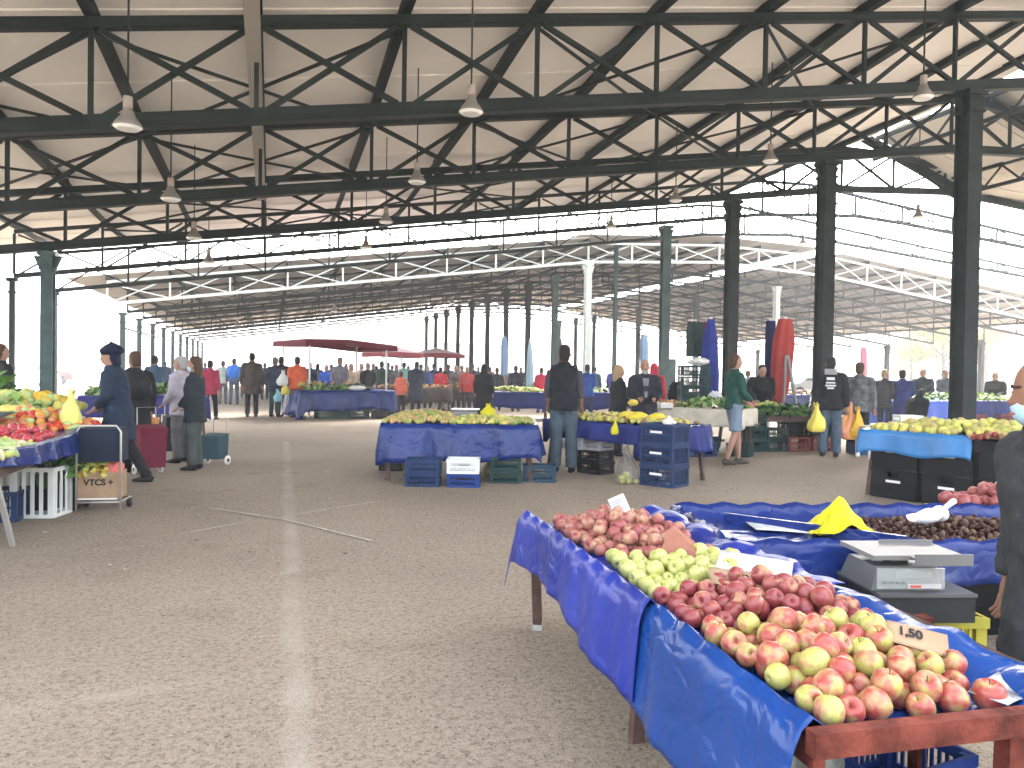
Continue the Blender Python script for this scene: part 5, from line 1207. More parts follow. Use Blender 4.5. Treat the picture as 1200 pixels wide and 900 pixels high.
def figure(key, J, up, hem, sleeve, bulk, legs, hair, head_turn=0, head_nod=0, vox=.021, hood=False, face=True):
    k = (key, hem, sleeve, bulk, legs, hair, head_turn, head_nod, hood)
    if k in PM: return PM[k]
    out = {}
    HR = up @ Matrix.Rotation(head_turn, 3, 'Z') @ Matrix.Rotation(-head_nod, 3, 'X')
    hb = J['neck']; H = lambda p: hb+HR @ V(p)
    # body: torso, neck, head, arms and legs grown together into one skin
    b = MB(); g = .0
    b.tube([J['pel']-V((0,0,.08)), J['pel'], J['waist'], J['chest'], J['sho'], J['neck']], [(.13,.09),(.15,.10),(.135,.095),(.15,.10),(.11,.07),(.058,.06)], 14)
    b.tube([J['neck']-up @ V((0,0,.06)), H((0,.01,.06))], [.058,.055], 10)
    b.tube([H((0,.035,.015)), H((0,.03,.05)), H((0,.022,.10)), H((0,.012,.15)), H((0,.008,.195)), H((0,.004,.232)), H((0,0,.25))], [(.035,.045),(.060,.078),(.070,.092),(.075,.098),(.072,.092),(.052,.066),(.02,.025)], 16)
    b.tube([H((0,.105,.135)), H((0,.125,.10)), H((0,.105,.088))], [.009,.016,.012], 8)
    for n in 'LR':
        b.tube([J['sh'+n]-up @ V((0,0,.025)), J['sh'+n].lerp(J['el'+n], .5), J['el'+n], J['el'+n].lerp(J['wr'+n], .4), J['wr'+n]], [.042,.044,.037,.038,.026], 10)
        b.tube([J['sho']-up @ V((0,0,.03)), J['sh'+n]-up @ V((0,0,.025))], [.050,.042], 10)
        b.tube([J['hip'+n]+V((0,0,.03)), J['hip'+n].lerp(J['knee'+n], .5), J['knee'+n], J['knee'+n].lerp(J['ank'+n], .35), J['ank'+n]], [.088,.075,.054,.055,.036], 12)
        d = (J['wr'+n]-J['el'+n]).normalized(); b.tube([J['wr'+n]-d*.02, J['wr'+n]+d*.04, J['wr'+n]+d*.085], [(.024,.024),(.040,.020),(.038,.016)], 10)
        b.tube([J['ank'+n]+V((0,-.04,-.05)), J['ank'+n]+V((0,.05,-.06)), J['ank'+n]+V((0,.13,-.072))], [(.032,.03),(.038,.025),(.030,.012)], 8)
    me = remesh(b, vox*.85, 2)
    x = MB()
    for n, s in (('L',-1),('R',1)):
        d = (J['wr'+n]-J['el'+n]).normalized(); pal = J['wr'+n]+d*.08; side = V((1,0,0)); side = (side-d*side.dot(d)).normalized(); nn = d.cross(side)*(-1)
        cdir = V((0,1,0))-d*d.y; cdir = cdir.normalized() if cdir.length > .2 else V((0,0,-1))
        sp = d.cross(cdir).normalized()
        for i, L_ in enumerate((.070,.078,.074,.060)):
            o_ = pal+sp*(-.027+.018*i); p1 = o_+d*L_*.5+cdir*.008; p2 = p1+d*L_*.38+cdir*.024; x.tube([o_-d*.02, o_, p1, p2], [.0095,.0095,.0085,.0065], 6)
        o_ = J['wr'+n]+d*.03-sp*.034; x.tube([o_, o_+d*.03-sp*.012+cdir*.012, o_+d*.055-sp*.012+cdir*.03], [.012,.011,.008], 6)
    for s in (-1,1):
        x.ell(H((s*.076,.005,.118)), (.012,.020,.032), 8, 6)
        x.ell(H((s*.030,.094,.135)), (.014,.009,.008), 8, 5, 1); x.bar(H((s*.014,.105,.158)), H((s*.048,.094,.160)), .008, .010, 2)
    x.tube([H((-.022,.108,.062)), H((0,.115,.063)), H((.022,.108,.062))], [.005,.008,.005], 6, 3)
    out['body'] = join_mesh(me, x, 'body')
    # hair
    if hair:
        b = MB()
        if hair == 'short': b.tube([H((0,-.055,.035)), H((0,-.045,.09)), H((0,-.022,.16)), H((0,-.008,.215)), H((0,-.004,.245)), H((0,-.004,.262))], [(.058,.045),(.074,.060),(.081,.082),(.076,.092),(.055,.068),(.02,.02)], 16)
        elif hair == 'long': b.tube([H((0,-.075,-.10)), H((0,-.07,-.02)), H((0,-.05,.08)), H((0,-.022,.16)), H((0,-.006,.22)), H((0,-.004,.252)), H((0,-.004,.268))], [(.08,.035),(.095,.05),(.092,.068),(.090,.088),(.082,.095),(.060,.07),(.02,.02)], 16)
        elif hair == 'bald': b.tube([H((0,-.055,.04)), H((0,-.045,.09)), H((0,-.035,.14)), H((0,-.03,.165))], [(.055,.04),(.074,.058),(.081,.066),(.07,.05)], 16)
        elif hair == 'hood': b.tube([H((0,-.05,-.06)), H((0,-.03,.02)), H((0,-.02,.10)), H((0,-.012,.18)), H((0,-.01,.24)), H((0,-.015,.275)), H((0,-.02,.29))], [(.13,.10),(.108,.10),(.108,.112),(.102,.108),(.080,.088),(.045,.05),(.015,.015)], 16)
        elif hair == 'hat': b.tube([H((0,-.065,.0)), H((0,-.05,.08)), H((0,-.045,.15))], [(.070,.045),(.086,.062),(.088,.075)], 16); b.tube([H((0,-.02,.15)), H((0,-.02,.165)), H((0,-.025,.20)), H((0,-.03,.245)), H((0,-.03,.285)), H((0,-.03,.30)), H((0,-.03,.33))], [(.095,.11),(.120,.135),(.130,.145),(.10,.11),(.05,.05),(.012,.012),(.008,.008)], 18)
        elif hair == 'cap': 
            b.tube([H((0,-.050,.06)), H((0,-.035,.12)), H((0,-.006,.155)), H((0,-.002,.20)), H((0,-.004,.25)), H((0,-.004,.275))], [(.078,.055),(.088,.075),(.094,.112),(.088,.106),(.062,.072),(.02,.02)], 16); b.tube([H((0,.07,.166)), H((0,.13,.160)), H((0,.165,.150))], [(.075,.010),(.070,.009),(.04,.008)], 12, fwd=(0,0,1))
        out['hair'] = remesh(b, .013, 1)
    # jacket
    b = MB(); q = bulk; pel = J['pel']
    prof = []
    if hem < .93: prof += [(V((pel.x, pel.y, hem)), (.175+q+(.93-hem)*.10, .125+q+(.93-hem)*.10))]
    prof += [(J['pel']-V((0,0,.0)), (.172+q,.122+q)), (J['waist'], (.155+q,.112+q)), (J['chest'], (.180+q,.128+q)), (J['sho']-up @ V((0,0,.03)), (.165+q*.7,.105+q*.6)), (J['neck']-up @ V((0,0,.02)), (.072+q*.5,.075+q*.5)), (J['neck']+up @ V((0,.0,.02)), (.062+q*.4,.066+q*.4))]
    b.tube([p for p, r in prof], [r for p, r in prof], 16)
    for n in 'LR':
        b.tube([J['sho']-up @ V((0,0,.035)), J['sh'+n]-up @ V((0,0,.02))-up @ V((0,0,0))], [.080+q*.5,.066+q*.4], 10); sleeve != 'none' and b.ell(J['sh'+n]-up @ V((0,0,.02)), (.066+q*.4,.066+q*.4,.066+q*.4), 10, 8)
        e = J['el'+n]; wv = J['wr'+n]
        if sleeve == 'long': b.tube([J['sh'+n]-up @ V((0,0,.01)), J['sh'+n].lerp(e,.5), e, e.lerp(wv,.5), e.lerp(wv,.94)], [.066+q*.6,.060+q*.6,.052+q*.5,.048+q*.4,.042+q*.3], 10)
        elif sleeve == 'short': b.tube([J['sh'+n]-up @ V((0,0,.01)), J['sh'+n].lerp(e,.6)], [.066+q*.5,.058+q*.5], 10)
        else: b.tube([J['sh'+n]-up @ V((0,0,.02))-V((J['sh'+n].x*.25,0,0)), J['sh'+n].lerp(e,.05)-V((J['sh'+n].x*.08,0,0))], [.066+q*.3,.062+q*.3], 10)
    out['jacket'] = folds(remesh(b, vox, 2), .011, 6.5, len(PM)*3.1)
    if sleeve == 'none':
        for n in 'LR':
            b = MB(); e = J['el'+n]; wv = J['wr'+n]; b.tube([J['sh'+n]-up @ V((0,0,.02)), J['sh'+n].lerp(e,.5), e, e.lerp(wv,.55)], [.060,.057,.050,.047], 10)
            out['sleeve'+n] = remesh(b, vox, 1)
    # trousers or shorts
    if legs != 'none':
        b = MB(); b.tube([J['pel']+V((0,0,.06)), J['pel']-V((0,0,.03)), J['pel']-V((0,0,.12))], [(.152,.108),(.165,.120),(.13,.10)], 14)
        for n in 'LR':
            h_, kn, an = J['hip'+n], J['knee'+n], J['ank'+n]; w_ = {'wide': .018, 'slim': -.008}.get(legs, 0.0)
            if legs == 'shorts': b.tube([h_+V((0,0,.03)), h_.lerp(kn,.5), h_.lerp(kn,.92)], [.102,.098,.098], 12)
            else: b.tube([h_+V((0,0,.03)), h_.lerp(kn,.5), kn, kn.lerp(an,.5), an+V((0,-.005,-.015))], [.100,.090+w_*.5,.072+w_,.068+w_,.064+w_], 12)
        out['trousers'] = folds(remesh(b, vox, 2), .008, 7.5, len(PM)*1.7)
    for n in 'LR':
        b = MB(); a = J['ank'+n]; f_ = a+V((0,0,-.09))
        b.tube([f_+V((0,-.075,.035)), f_+V((0,-.05,.048)), f_+V((0,.03,.046)), f_+V((0,.11,.032)), f_+V((0,.175,.025))], [(.020,.028),(.040,.046),(.044,.045),(.048,.030),(.026,.018)], 12, fwd=(0,0,1))
        out['shoe'+n] = b.mesh('shoe', True)
    PM[k] = out; return out
SKIN = mat('skin', (.32,.185,.13), .55, var=.06); SKIN2 = mat('tanned_skin', (.22,.115,.075), .55, var=.06)
EYE = mat('eye_dark', (.03,.02,.02), .3); BROW = mat('eyebrow', (.05,.035,.03), .8); LIP = mat('lip', (.35,.13,.11), .5)
HC = {'black': mat('black_hair', (.015,.012,.012), .6), 'brown': mat('brown_hair', (.06,.035,.02), .6), 'grey': mat('grey_hair', (.30,.29,.28), .7),
      'blond': mat('fair_hair', (.30,.22,.12), .6), 'dgrey': mat('dark_grey_hair', (.10,.10,.10), .7)}
BLK = (.012,.013,.016); NVY = (.018,.028,.06); JEAN = (.06,.09,.13); DK = (.02,.02,.024); GRY = (.11,.11,.115); DGN = (.012,.06,.045); BRN = (.055,.045,.038)
def person(px, F, H, face, label, top=BLK, low=DK, hair='short', hc='black', hem=.84, sleeve='long', bulk=.01, legs='reg', pz=('stand',), group=None,
           turn=0, nod=0, skin=None, mask=None, shoes=DK, lift=0, foot=None, hood_c=None, shirt=None, xyz=None):
    """face: heading in degrees, 0 = back to the viewer looking away, 90 = looking right, 180 = facing the viewer"""
    p = at(px, 470, F=F) if xyz is None else V(xyz)
    if foot is not None: p = at(px, foot)
    ang = math.atan2(p.x, p.y)
    t = empty('person', (p.x, p.y, lift), -ang-R(face), label, 'person', group); s = H/1.75; t.scale = (s, s, s)
    kw = dict(pz[1]) if len(pz) > 1 else {}
    J, up = pose(pz[0], **kw)
    M = figure(str(pz), J, up, hem, sleeve, bulk, legs, hair, turn, nod)
    def lk(nm, me, ms):
        o = D.objects.new(nm, me); COL.objects.link(o); o.parent = t; ms = ms if isinstance(ms, list) else [ms]
        while len(me.materials) < len(ms): me.materials.append(ms[len(me.materials)])
        for i, q in enumerate(ms): o.material_slots[i].link = 'OBJECT'; o.material_slots[i].material = q
        return o
    lk('body', M['body'], [skin or SKIN, EYE, BROW, LIP])
    if 'hair' in M:
        hm = HC[hc] if hair in ('short','long','bald') else cloth(hood_c or top); lk({'hood':'hood','hat':'hat','cap':'cap'}.get(hair, 'hair'), M['hair'], hm)
    lk('jacket', M['jacket'], cloth(top))
    for n in 'LR':
        if 'sleeve'+n in M: lk('shirt_sleeve', M['sleeve'+n], cloth(shirt or GRY))
    if 'trousers' in M: lk({'shorts':'shorts'}.get(legs, 'trousers'), M['trousers'], cloth(low))
    for n in 'LR': lk('shoe', M['shoe'+n], cloth(shoes))
    if mask:
        HRm = up @ Matrix.Rotation(turn, 3, 'Z') @ Matrix.Rotation(-nod, 3, 'X'); Hh = lambda q: J['neck']+HRm @ V(q)
        b = MB(); b.tube([Hh((0,.045,.020)), Hh((0,.050,.05)), Hh((0,.050,.085)), Hh((0,.052,.108))], [(.036,.040),(.060,.062),(.064,.071),(.050,.060)], 14); b.build('face_mask', mask, t, True)
    t['_J'] = 0; del t['_J']
    return t, J
MASKB = mat('pale_blue_mask', (.35,.55,.62), .8)
ST_ = ('stand',); HOLD = ('stand', (('arm',.9),)); HALF = ('stand', (('arm',.45),)); WALK = ('stand', (('stride',.20),)); WALKR = ('stand', (('stride',-.24),)); 
BEND = ('stand', (('bend',.55),('arm',.9))); LEAN = ('stand', (('bend',.22),('arm',.9))); LEANW = ('stand', (('bend',.14),('arm',.6),('stride',-.30)))
# near figures
person(0, 2.42, 1.52, -128, 'man in dark grey top with mask below his face at the right edge', top=(.035,.038,.040), low=DK, hair='short', hc='black', hem=.62, bulk=.03, pz=('stand',(('bend',.10),)), mask=MASKB, skin=SKIN2,
       xyz=(at(1252,455,F=2.42).x, at(1252,455,F=2.42).y, 0), turn=-.35)
person(661, 11.2, 1.86, 8, 'tall man in a black vest and jeans with his back turned at the navy stall', top=(.012,.014,.018), low=(.055,.08,.10), hem=.86, sleeve='none', bulk=.03, legs='wide', pz=('stand',(('arm',.15),)), shirt=(.05,.045,.06), skin=SKIN2)
t, J = person(860, 12.5, 1.80, 62, 'man in a dark green sweater and denim shorts walking past the column', top=DGN, low=(.16,.21,.27), hair='short', hc='brown', hem=.88, legs='shorts', pz=('stand',(('stride',-.16),('arm',.6))), shoes=(.05,.045,.035))
person(973, 14.0, 1.82, 0, 'man in a black hoody with white print on the back, in jeans', top=BLK, low=JEAN, hem=.82, bulk=.035, legs='wide', pz=ST_, shoes=(.03,.03,.03))
CAMO = mat('cloth_camouflage', (.06,.065,.06), .85, rgb2=(.16,.17,.18), vscale=9)
MATS['cloth_%.3f_%.3f_%.3f' % (.1,.101,.102)] = CAMO
person(1007, 14.6, 1.74, 10, 'person in a grey camouflage jacket holding an orange and pink bag', top=(.1,.101,.102), low=DK, hair='short', hc='brown', hem=.80, bulk=.035, pz=ST_, shoes=DK)
person(140, 9.35, 1.70, -72, 'woman in a navy coat and navy wool hat leaning toward the left stall', top=(.014,.026,.050), low=DK, hair='hat', hood_c=(.008,.012,.030), hem=.58, bulk=.04, pz=LEANW)
person(158, 10.6, 1.66, -30, 'person with a black backpack right behind the hatted woman', top=DK, low=DK, hem=.62, bulk=.04, pz=ST_, hc='brown')
q = at(160, 470, F=10.35); tag(bag('backpack', (q.x, q.y-.12, 1.0), (.40,.26,.42), mat('black_nylon', (.015,.016,.018), .6), 'black backpack on the back of the person behind the hatted woman', 71, 'backpack', knot=False), None)
person(229, 10.9, 1.60, -70, 'woman in a dark teal jacket and grey trousers with a light blue mask', top=(.018,.026,.032), low=(.06,.072,.068), hair='long', hc='brown', hem=.74, bulk=.03, mask=MASKB, legs='wide', pz=HALF)
person(212, 11.7, 1.62, -60, 'woman in a pale lilac jacket half hidden by her masked companion', top=(.36,.33,.38), low=GRY, hair='short', hc='grey', hem=.78, bulk=.03, pz=HALF)
person(-1, 10.8, 1.74, 60, 'person in a black coat cut by the left edge behind the vegetable stall', top=DK, low=DK, hc='brown', hem=.7, bulk=.03)
person(181, 19.5, 1.74, 20, 'person in a blue grey sweater far behind the left greens stall', top=(.05,.09,.15), low=JEAN)
# middle distance, left
person(295, 23.0, 1.92, 2, 'tall man in a dark brown coat and black trousers, back turned', top=BRN, low=BLK, hem=.62, bulk=.045)
person(322, 23.2, 1.80, 25, 'person in a navy jacket and green trousers beside the brown coated man', top=NVY, low=(.03,.07,.06), hem=.74, bulk=.03, hc='dgrey', pz=HALF)
person(329, 24.6, 1.84, 15, 'dark dressed man between the navy jacket and the orange jacket', top=BLK, low=BLK, hem=.72, bulk=.03)
person(348, 23.0, 1.82, -14, 'man in an orange jacket carrying a white plastic bag', top=(.60,.115,.045), low=BLK, hem=.82, bulk=.035, hc='brown', pz=HALF)
person(246, 21.5, 1.66, 20, 'woman in a crimson jacket behind the two masked women', top=(.33,.03,.07), low=BLK, hem=.74, bulk=.03, pz=WALK)
person(274, 30.5, 1.84, 5, 'person in a navy jacket with a bright blue backpack', top=(.06,.09,.17), low=(.08,.09,.12), pz=WALK, hc='brown')
q = at(276, 430, F=30.2); tag(bag('backpack', (q.x-.04, q.y-.28, 1.05), (.44,.28,.55), mat('bright_blue_nylon', (.02,.15,.60), .5), 'bright blue backpack on the walker left of the brown coated man', 72, 'backpack', knot=False))
person(261, 31.0, 1.74, 0, 'person in pale green beside the blue backpack wearer', top=(.35,.45,.42), low=GRY, hc='brown')
person(398, 25.6, 1.86, 190, 'man in a grey sweater standing behind the far blue stall', top=(.17,.17,.20), low=DK, hc='dgrey', pz=HALF)
person(382, 28.5, 1.62, 200, 'person in a royal blue shirt behind the far blue stall', top=(.03,.09,.42), low=DK, hc='brown', pz=HOLD)
cr = [ # px, F, H, heading, top, low, hair, hc, label
 (363,33,1.75,170,NVY,DK,'short','brown','person in navy just right of the orange jacket, far off'),
 (372,35,1.70,10,GRY,DK,'long','black','long haired person in grey far behind the orange jacket'),
 (411,27.5,1.66,190,(.45,.33,.22),DK,'long','brown','person in a tan top among the stalls under the maroon canopy'),
 (423,28,1.70,180,(.40,.30,.26),DK,'short','grey','grey haired person in a beige pink sweater under the canopy'),
 (431,26,1.70,175,BLK,DK,'short','black','black haired person in a black coat under the canopy'),
 (441,30,1.62,0,(.30,.36,.35),DK,'short','brown','person in a pale grey green top left of the dark green coats'),
 (447,28,1.78,20,(.02,.05,.04),DK,'short','black','person in a blackish green coat right of the maroon canopy'),
 (454,30,1.76,-20,(.02,.045,.045),DK,'short','dgrey','second blackish green coat below the small red canopy'),
 (464,27.5,1.66,150,GRY,DK,'short','dgrey','stooping person in a grey jacket below the small red canopy'),
 (473,32,1.80,0,(.20,.42,.36),DK,'short','brown','person in a mint green top below the small red canopy'),
 (470,26.5,1.42,30,(.60,.14,.08),DK,'short','brown','short person in a coral red top by the brown stall'),
 (501,30,1.64,0,(.04,.08,.22),DK,'short','grey','white haired person in a blue jacket behind the dark cloak'),
 (508,32,1.76,0,NVY,DK,'short','black','dark figure right of the blue jacketed person'),
 (516,28.5,1.60,10,(.60,.05,.07),(.45,.45,.44),'short','black','person in a red top and pale trousers in the crowd'),
 (525,34,1.76,0,(.03,.05,.045),DK,'short','brown','greenish dark figure behind the red top'),
 (534,29,1.68,170,(.14,.12,.13),DK,'short','brown','person in mauve grey behind the brown fronted stall'),
 (541,33,1.72,180,(.25,.12,.10),DK,'short','brown','person in rust brown in the middle of the crowd'),
 (547,28,1.62,180,(.42,.05,.05),DK,'short','black','person in a dull red jacket beside the dark hooded woman'),
 (553,31,1.78,0,DK,DK,'short','dgrey','tall dark person left of the dark hooded woman'),
 (582,29,1.62,0,(.04,.05,.06),DK,'short','brown','dark slate figure right of the dark hooded woman'),
 (592,36,1.70,0,(.25,.16,.12),DK,'short','brown','person in brown below the powder blue parasol'),
 (618,38,1.70,180,(.12,.10,.09),DK,'short','brown','distant person in taupe behind the pale blue parasol'),
 (688,23,1.72,10,(.03,.08,.32),NVY,'short','brown','person in a cobalt jacket just right of the man in the vest'),
 (696,30,1.72,0,(.04,.07,.10),DK,'cap','black','person in slate blue with a cap, right of the man in the vest'),
 (719,28,1.74,0,(.06,.07,.30),DK,'short','black','person in indigo left of the grey haired couple'),
 (424,38,1.72,0,(.03,.03,.08),DK,'short','black','small dark figure deep under the red canopies'),
 (459,40,1.72,0,(.20,.20,.24),DK,'short','black','small grey figure deep under the red canopies'),
 (487,42,1.72,0,(.35,.30,.30),DK,'short','brown','small pale figure behind the dark cloaked shopper'),
 (560,45,1.74,0,NVY,DK,'short','black','small navy figure far behind the dark hooded woman'),
 (574,44,1.74,0,(.3,.08,.08),DK,'short','brown','small red figure far behind the dark hooded woman'),
 (645,46,1.74,0,GRY,DK,'short','brown','small grey figure far beyond the red jacket'),
 (193,40,1.74,0,NVY,DK,'short','black','small navy figure among the slender left columns'),
 (215,44,1.70,0,(.45,.10,.10),DK,'short','brown','small red figure far behind the masked women'),
 (388,36,1.70,0,(.04,.05,.10),DK,'short','black','small slate figure deep behind the grey sweatered vendor'),
 (405,34,1.72,180,(.30,.10,.08),DK,'short','brown','small brick red figure behind the tan top under the canopy'),
 (437,34,1.74,0,BLK,DK,'short','dgrey','small black coated figure behind the beige sweater'),
 (478,36,1.68,180,(.10,.10,.12),DK,'short','grey','small charcoal figure right of the mint green top'),
 (493,35,1.76,0,(.03,.04,.09),DK,'short','black','small dark blue figure right of the dark cloaked shopper'),
 (522,38,1.70,180,(.30,.28,.25),DK,'short','brown','small stone coloured figure behind the red top'),
 (286,38,1.74,0,(.10,.11,.13),DK,'short','black','small grey figure seen left of the brown coat'),
 (240,42,1.72,0,(.05,.08,.15),DK,'short','brown','small blue figure far behind the crimson jacket'),
 (610,40,1.72,180,(.05,.05,.06),DK,'short','black','small dark figure right of the dark coat, far off'),
 (310,36,1.72,0,DK,DK,'short','black','dark head and shoulders seen between the brown and navy coats')]
for px, F, H, hd, top, low, hr, hc, lb_ in cr:
    person(px, F, H, hd, lb_, top=top, low=low, hair=hr, hc=hc, hem=.76, bulk=.03, pz=random.Random(px).choice([ST_, HALF, HOLD]))
person(487, 26.5, 1.78, 12, 'shopper in a long dark navy coat bending over the brown stall', top=(.015,.022,.045), low=DK, hem=.42, bulk=.06, pz=('stand',(('bend',.18),('arm',.6))), hc='black')
person(567, 22.6, 1.66, 10, 'woman in a long black coat and black headscarf, back turned', top=(.012,.013,.016), low=DK, hair='hood', hem=.30, bulk=.075)
person(604, 28.5, 1.70, 15, 'person in a dark coat standing right of the hooded woman', top=(.014,.018,.03), low=DK, hem=.60, bulk=.04)
person(634, 28.0, 1.64, -20, 'person in a red jacket and bright blue trousers', top=(.52,.025,.06), low=(.03,.09,.50), hem=.84, bulk=.03, pz=HALF, hc='brown')
# centre right
person(724, 13.6, 1.60, 70, 'fair haired woman in a dark coat beside the bearded man', top=(.022,.026,.028), low=DK, hair='long', hc='blond', hem=.6, bulk=.04, pz=HALF)
t, J = person(755, 12.9, 1.70, 172, 'balding man with a white beard in a dark jacket, facing the viewer', top=(.020,.022,.030), low=DK, hair='bald', hc='grey', hem=.70, bulk=.055, pz=HOLD, skin=SKIN)
b = MB(); Hb = lambda q: J['neck']+V(q)
b.tube([Hb((0,.05,-.01)), Hb((0,.055,.03)), Hb((0,.052,.062))], [(.035,.035),(.060,.064),(.064,.062)], 12); b.build('beard', HC['grey'], t, True)
MB().add([(-.02,.10,1.10),(.02,.10,1.10),(.055,.08,1.43),(-.055,.08,1.43),(-.02,.200,1.10),(.02,.200,1.10),(.055,.165,1.43),(-.055,.165,1.43)],[(0,1,2,3),(4,7,6,5),(0,4,5,1),(1,5,6,2),(2,6,7,3),(3,7,4,0)]).build('sweater_front', cloth((.16,.17,.18)), t)
bag('pear', at(742,468,F=12.3)+V((0,0,-.10)), (.16,.10,.10), mat('mustard_bag', (.60,.48,.08), .5), 'mustard yellow parcel held by the balding man', 73, cat='parcel', knot=False)
D.objects['pear'].name = 'parcel'
person(766, 19, 1.70, 0, 'person with a red hood behind the balding man', top=(.5,.05,.07), low=DK, hair='hood', hood_c=(.55,.04,.08), hem=.76, bulk=.03)
person(889, 16.1, 1.74, 168, 'man in a black jacket bending over the low greens stall', top=(.010,.011,.013), low=DK, hem=.80, bulk=.05, pz=('stand',(('bend',.42),('arm',.9))), hc='black', skin=SKIN)
person(876, 24, 1.62, 0, 'person in pale grey seen between the green sweater and the bending man', top=(.30,.31,.33), low=DK, hc='brown')
# right background
person(1036, 19.0, 1.66, 25, 'slim fair haired woman in a charcoal jacket near the long stall', top=(.045,.048,.055), low=(.03,.04,.06), hair='short', hc='blond', hem=.74, bulk=.01, pz=HALF)
person(1057, 18.8, 1.66, 10, 'person in a long indigo coat at the left end of the long stall', top=(.025,.035,.13), low=DK, hem=.42, bulk=.03, pz=HOLD, hc='black')
person(1081, 21.5, 1.72, 180, 'vendor in a black green coat behind the long green vegetable stall', top=(.02,.03,.032), low=DK, hem=.7, bulk=.05, hc='black', pz=HOLD)
person(1107, 22.5, 1.72, 150, 'vendor in slate just left of the nearest dark column', top=(.07,.08,.10), low=DK, hem=.7, bulk=.03, hc='dgrey', pz=HOLD)
person(1168, 22.0, 1.68, 200, 'grey haired vendor in a charcoal coat at the right of the long stall', top=(.03,.03,.032), low=DK, hem=.7, bulk=.06, hc='grey', pz=LEAN)
person(1071, 15.8, 1.28, 30, 'dark dressed person crouching low by the white table', top=(.010,.011,.013), low=DK, hem=.3, bulk=.10, hair='hood', pz=('stand',(('bend',.5),('arm',.5))))
# carried bags
bag('plastic_bag', at(957,505,F=13.9)-V((0,0,.02)), (.34,.22,.48), mat('lemon_bag', (.72,.62,.12), .45), 'yellow plastic bag hanging from the left hand of the man in the printed hoody', 81)
bag('plastic_bag', at(996,515,F=14.2), (.46,.30,.62), mat('pink_orange_bag', (.62,.22,.20), .45, rgb2=(.70,.38,.05), vscale=2), 'pink and orange plastic bag carried by the camouflage jacket wearer', 82)
bag('plastic_bag', at(1004,512,F=14.1), (.30,.22,.50), mat('amber_bag', (.70,.40,.04), .45), 'amber plastic bag beside the pink one', 83)
bag('plastic_bag', at(331,452,F=22.7), (.34,.2,.42), mat('white_film_bag', (.68,.72,.70), .5), 'white plastic bag hanging from the orange jacketed man', 84)
bag('plastic_bag', at(335,462,F=22.9)-V((0,0,.02)), (.26,.18,.34), mat('lemon_bag', (0,0,0)), 'yellow plastic bag below the white one by the orange jacket', 85)
bag('plastic_bag', at(326,470,F=22.6)-V((0,0,.02)), (.26,.18,.34), mat('aqua_bag', (.25,.50,.58), .5), 'aqua plastic bag low between the navy and orange jackets', 86)
# print on the hoody
q = [o for o in D.objects if o.get('label', '').startswith('man in a black hoody')][0]
M_PRT = mat('white_print', (.62,.62,.60), .8)
for z, w_, h_ in ((1.44,.20,.10),(1.345,.13,.05),(1.285,.15,.028),(1.235,.17,.03),(1.19,.11,.03)):
    MB().box(-w_/2,-.192,z,w_/2,-.178,z+h_).build('back_print', M_PRT if z < 1.4 else cloth((.28,.28,.28)), q)
# ------------------------------------------------------------------ beyond the market
def tree(x, y, h, r, label, mats, seed):
    t = empty('tree', (x, y, 0), 0, label, 'tree'); rt_ = random.Random(seed)
    b = MB(); b.tube([(0,0,0),(.05,0,h*.35),(0,.1,h*.6),(0,0,h*.9)], [.22,.16,.10,.03], 8)
    for i in range(7):
        a = rt_.uniform(0,6.28); z = h*rt_.uniform(.3,.6); b.tube([(0,0,z),(math.cos(a)*r*.5,math.sin(a)*r*.5,z+h*.15),(math.cos(a)*r*.85,math.sin(a)*r*.85,z+h*.28)], [.08,.05,.02], 6)
    b.build('trunk', mat('bark', (.10,.08,.06), .9), t)
    b = MB(); cl = [(rt_.gauss(0,r*.45), rt_.gauss(0,r*.45), h*.68+rt_.gauss(0,h*.14)) for _ in range(26)]
    for _ in range(2600):
        c = rt_.choice(cl); p = V(c)+V((rt_.gauss(0,r*.2),rt_.gauss(0,r*.2),rt_.gauss(0,r*.17))); e = Euler((rt_.uniform(0,6),rt_.uniform(0,6),rt_.uniform(0,6))).to_matrix(); s = rt_.uniform(.10,.22)
        b.add([p+e @ V(q) for q in ((-s,0,0),(0,-s*.5,0),(s,0,0),(0,s*.5,0))], [(0,1,2,3)], rt_.randrange(len(mats)))
    b.build('crown', mats, t); return t
YG = [mat('leaf_yellow_green', (.30,.34,.05), .7), mat('leaf_lime', (.20,.28,.05), .7), mat('leaf_olive', (.12,.18,.04), .7)]
AUT = [mat('leaf_orange', (.40,.14,.04), .7), mat('leaf_rust', (.30,.10,.04), .7)]
p = at(1105,420,F=72); tree(p.x, p.y, 8.0, 3.2, 'yellow green tree beyond the hall, left of the nearest column', YG, 1)
p = at(1155,420,F=75); tree(p.x, p.y, 8.5, 1.8, 'narrow orange tree beyond the hall at the right', AUT, 2)
p = at(1068,420,F=80); tree(p.x, p.y, 6.5, 2.4, 'small lime tree beyond the hall right of the hoody wearer', YG[1:], 3)
def block(px, F, w_, d_, h, m, label, nx, nz, seed):
    c = at(px, 440, F=F); o = empty('building', (c.x, c.y, 0), -math.atan2(c.x, c.y), label, 'building')
    MB().box(-w_/2,0,0,w_/2,d_,h).build('wall', m, o); MB().box(-w_/2-.3,-.3,h+.002,w_/2+.3,d_+.3,h+.5).build('roof', mat('terracotta', (.40,.22,.16), .8), o)
    for i in range(nx):
        for j in range(nz):
            x = -w_/2+(i+.5)*w_/nx; z = 1.2+j*3.0; f_ = MB().box(x-.6,-.05,z,x+.6,-.003,z+1.4).build('window_frame', M_PALE, o)
            MB().box(x-.5,-.07,z+.1,x+.5,-.052,z+1.3).build('pane', mat('dull_glass', (.16,.18,.20), .2), f_)
M_PLB = mat('pale_render', (.75,.73,.70), .9); M_PLB2 = mat('cream_render', (.78,.74,.64), .9)
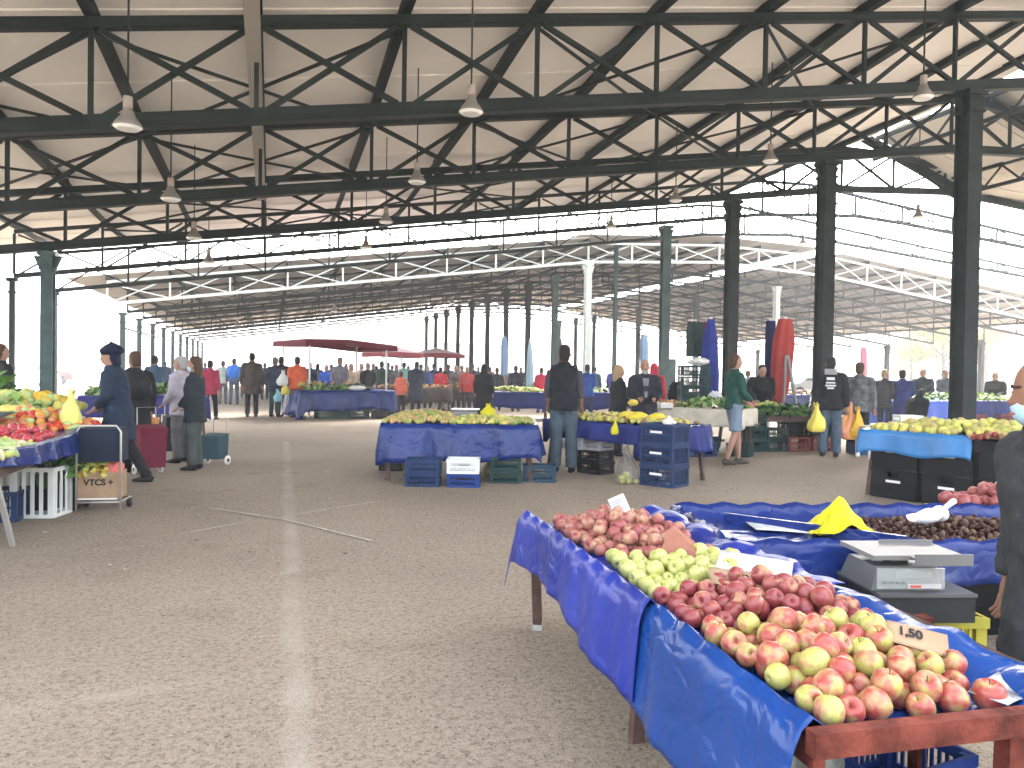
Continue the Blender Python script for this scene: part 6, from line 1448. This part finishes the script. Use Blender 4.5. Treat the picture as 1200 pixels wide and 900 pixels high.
block(1080, 118, 34, 12, 8.5, M_PLB2, 'cream building far beyond the right of the hall', 9, 2, 1)
block(1330, 120, 26, 12, 8, M_PLB, 'pale building at the far right beyond the hall', 7, 2, 2)
block(18, 130, 30, 12, 9.5, M_PLB, 'pale building far off at the left edge', 8, 3, 3)
block(480, 190, 60, 14, 8.0, M_PLB, 'long pale building far beyond the crowd', 14, 2, 4)
def car(px, F, rz, m, label):
    p = at(px, 440, F=F); c = empty('parked_car', (p.x, p.y, 0), rz, label, 'car')
    prof = [(-2.1,.35),(-2.15,.75),(-1.95,.92),(-1.3,.98),(-.85,1.40),(.55,1.45),(1.25,.98),(1.95,.90),(2.1,.65),(2.1,.35)]
    vs = [(x, s*.82*(1 if z < 1.1 else .82), z) for s in (-1,1) for x, z in prof]; n = len(prof)
    MB().add(vs, [tuple(range(n-1,-1,-1)), tuple(range(n,2*n))]+[(i,(i+1)%n,n+(i+1)%n,n+i) for i in range(n)]).build('body', m, c)
    for s in (-1,1):
        MB().add([(-1.12,s*.80,1.0),(1.0,s*.80,1.0),(.48,s*.70,1.38),(-.78,s*.70,1.38)], [(0,1,2,3)]).build('side_window', mat('dull_glass', (0,0,0)), c)
        for x in (-1.35,1.35): MB().tube([(x,s*.70,.33),(x,s*.86,.33)], [.33,.33], 16, fwd=(0,0,1)).build('wheel', M_INK, c, True)
car(22, 44, .2, mat('white_paint', (.7,.7,.7), .3), 'white car parked beyond the left columns'); car(205, 78, .1, mat('blue_car', (.05,.15,.40), .3), 'blue car parked far beyond the left column row')
car(48, 60, .3, mat('maroon_car', (.25,.06,.05), .3), 'dull red car parked beyond the thick teal column')
car(1130, 60, -.5, mat('grey_car', (.2,.2,.22), .3), 'grey car parked beyond the right stalls'); car(955, 62, -.4, mat('white_paint', (0,0,0)), 'white car parked beyond the man in the printed hoody')

# ------------------------------------------------------------------ haze in the air of the halls and beyond
hz = D.materials.new('pale_haze'); hz.use_nodes = True; hn = hz.node_tree; hn.nodes.remove(hn.nodes['Principled BSDF'])
pv = hn.nodes.new('ShaderNodeVolumePrincipled'); pv.inputs['Density'].default_value = HAZE; pv.inputs['Color'].default_value = (.97,.98,1,1); pv.inputs['Anisotropy'].default_value = .2
hn.links.new(pv.outputs[0], hn.nodes['Material Output'].inputs['Volume'])
hb = MB().box(-120,-20,-1,160,240,14).build('haze', hz); tag(hb, kind='stuff')
